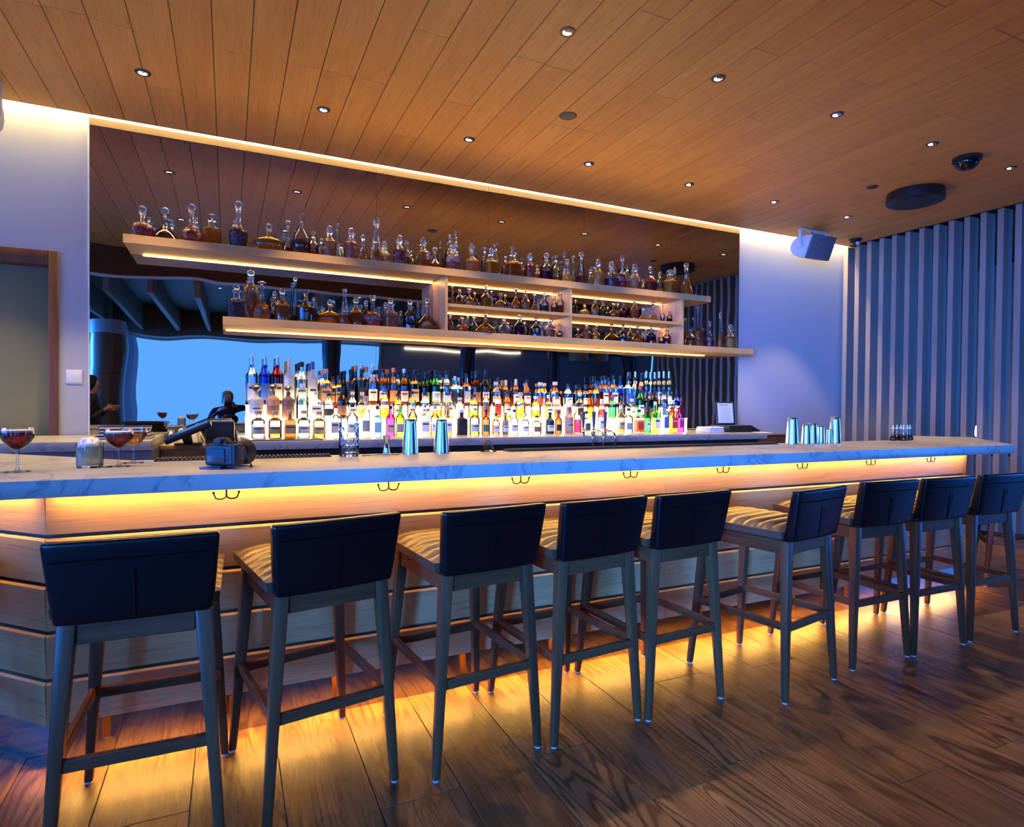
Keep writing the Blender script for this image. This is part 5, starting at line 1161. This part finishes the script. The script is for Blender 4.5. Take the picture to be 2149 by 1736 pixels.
def hand(V, E, key, wrist, d, up, s=1.0):
    """palm and five bent fingers; d: direction of the fingers, up: thumb side"""
    d = Vector(d).normalized(); up = Vector(up).normalized(); n = d.cross(up).normalized(); w = Vector(wrist)
    V[key+'palm'] = (tuple(w+d*0.05*s), (0.030*s, 0.020*s)); E.append((key+'wrist', key+'palm'))
    for i, (off, ln) in enumerate(((0.028, .075), (0.010, .085), (-0.009, .078), (-0.027, .060))):
        a = w+d*0.085*s+up*off*s
        V[key+'f%d' % i] = (tuple(a), 0.0095*s); V[key+'g%d' % i] = (tuple(a+d*ln*0.5*s+n*0.008), 0.0088*s); V[key+'h%d' % i] = (tuple(a+d*ln*0.75*s+n*0.035*s), 0.0075*s)
        E += [(key+'palm', key+'f%d' % i), (key+'f%d' % i, key+'g%d' % i), (key+'g%d' % i, key+'h%d' % i)]
    a = w+d*0.03*s+up*0.035*s
    V[key+'t0'] = (tuple(a), 0.012*s); V[key+'t1'] = (tuple(a+d*0.035*s+up*0.022*s+n*0.012), 0.009*s)
    E += [(key+'palm', key+'t0'), (key+'t0', key+'t1')]
def base_body(top):
    k = top/1.66
    V = {'pelvis': ((0, 0, .88*k), (.15, .11)), 'waist': ((0, .0, 1.02*k), (.135, .10)), 'chest': ((0, -.01, 1.20*k), (.16, .115)), 'upper': ((0, -.02, 1.33*k), (.13, .085)), 'neck': ((0, -.005, 1.42*k), .052), 'jaw': ((0, .022, 1.485*k), (.062, .066)), 'skull': ((0, .005, 1.565*k), (.078, .092)), 'crown': ((0, -.005, 1.62*k), (.055, .065)), 'nose': ((0, .098, 1.515*k), .013)}
    E = [('pelvis', 'waist'), ('waist', 'chest'), ('chest', 'upper'), ('upper', 'neck'), ('neck', 'jaw'), ('jaw', 'skull'), ('skull', 'crown'), ('skull', 'nose')]
    for s, c in ((-1, 'l'), (1, 'r')):
        V[c+'hip'] = ((s*.09, 0, .80*k), .088); V[c+'knee'] = ((s*.10, .02, .46*k), .058); V[c+'ankle'] = ((s*.10, -.01, .08*k), .040); V[c+'toe'] = ((s*.11, .14, .035), (.040, .032))
        E += [('pelvis', c+'hip'), (c+'hip', c+'knee'), (c+'knee', c+'ankle'), (c+'ankle', c+'toe')]
        V[c+'sh'] = ((s*.185, -.02, 1.345*k), .060); E.append(('upper', c+'sh'))
    return V, E
# photographer (stands just behind the picture's viewpoint, facing the bar)
V, E = base_body(1.53)
V['rel'] = ((.33, .13, 1.27), .042); V['rwrist'] = ((.115, .265, 1.30), .027); E += [('rsh', 'rel'), ('rel', 'rwrist')]
V['lel'] = ((-.26, .10, 1.02), .042); V['lwrist'] = ((-.12, .265, 1.235), .027); E += [('lsh', 'lel'), ('lel', 'lwrist')]
hand(V, E, 'r', V['rwrist'][0], (-.5, .75, .15), (-.2, -.1, 1)); hand(V, E, 'l', V['lwrist'][0], (.45, .75, .35), (.3, 0, 1))
PH = (-0.04, -2.87, 0)
ph = person('person', 'person in dark clothes with grey hair raising a phone, mirrored', V, E, PH, rad(-4), lambda c: (c.z > 1.315 and abs(c.x) < 0.1 and c.y > -.1) or c.y > 0.27)
obj('hair', lathe(smooth_prof([(.05, 1.33), (.088, 1.38), (.098, 1.44), (.088, 1.49), (.05, 1.525), (.0, 1.532)], 3), 20, sharp=70, off=(0, -.028, 0)), HAIR_G, ph)
t = thing('smartphone', 'black phone held up by the person in the mirror', 'phone', tuple(CAM - fwd*0.022), -YAW)
obj('case', box(-0.078, 0.078, -0.005, 0.004, -0.038, 0.038, 0.004, 2), M_BLACK, t)
obj('screen', box(-0.074, 0.074, -0.0064, -0.0052, -0.035, 0.035), plain('phone_glass', (0.01, 0.01, 0.012), 0.08), t)
# guest at the near end of the bar, turned towards the room
V, E = base_body(1.66)
for c, s in (('r', 1), ('l', -1)):
    V[c+'el'] = ((s*.25, .0, 1.10), .042); V[c+'wrist'] = ((s*.09, .16, 1.24), .027); E += [(c+'sh', c+'el'), (c+'el', c+'wrist')]
    hand(V, E, c, V[c+'wrist'][0], (-s*.35, .85, .1), (0, -.1, 1))
gu = person('person', 'person in a dark top in profile holding a dark cup, mirrored', V, E, (-1.52, -0.52, 0), rad(-90), lambda c: c.z > 1.43 or c.y > 0.15)
obj('hair', lathe(smooth_prof([(.05, 1.47), (.090, 1.53), (.096, 1.58), (.086, 1.635), (.05, 1.665), (.0, 1.672)], 3), 20, sharp=70, off=(0, -.036, 0)), HAIR_D, gu)
obj('hair_bun', ball(0.042, c=(0, -0.14, 1.56)), HAIR_D, gu)
t = thing('dark_cup', 'small dark cup held in both hands by the mirrored guest', 'cup', (-1.27, -0.52, 1.20))
obj('cup', lathe([(.026, 0), (.034, .02), (.038, .07), (.035, .07), (.031, .022), (.0, .018)], 20, close=False), M_BLACK, t)
obj('handle', tube([(0.037, 0, .06), (0.058, 0, .05), (0.058, 0, .03), (0.036, 0, .02)], 0.004, 6), M_BLACK, t)
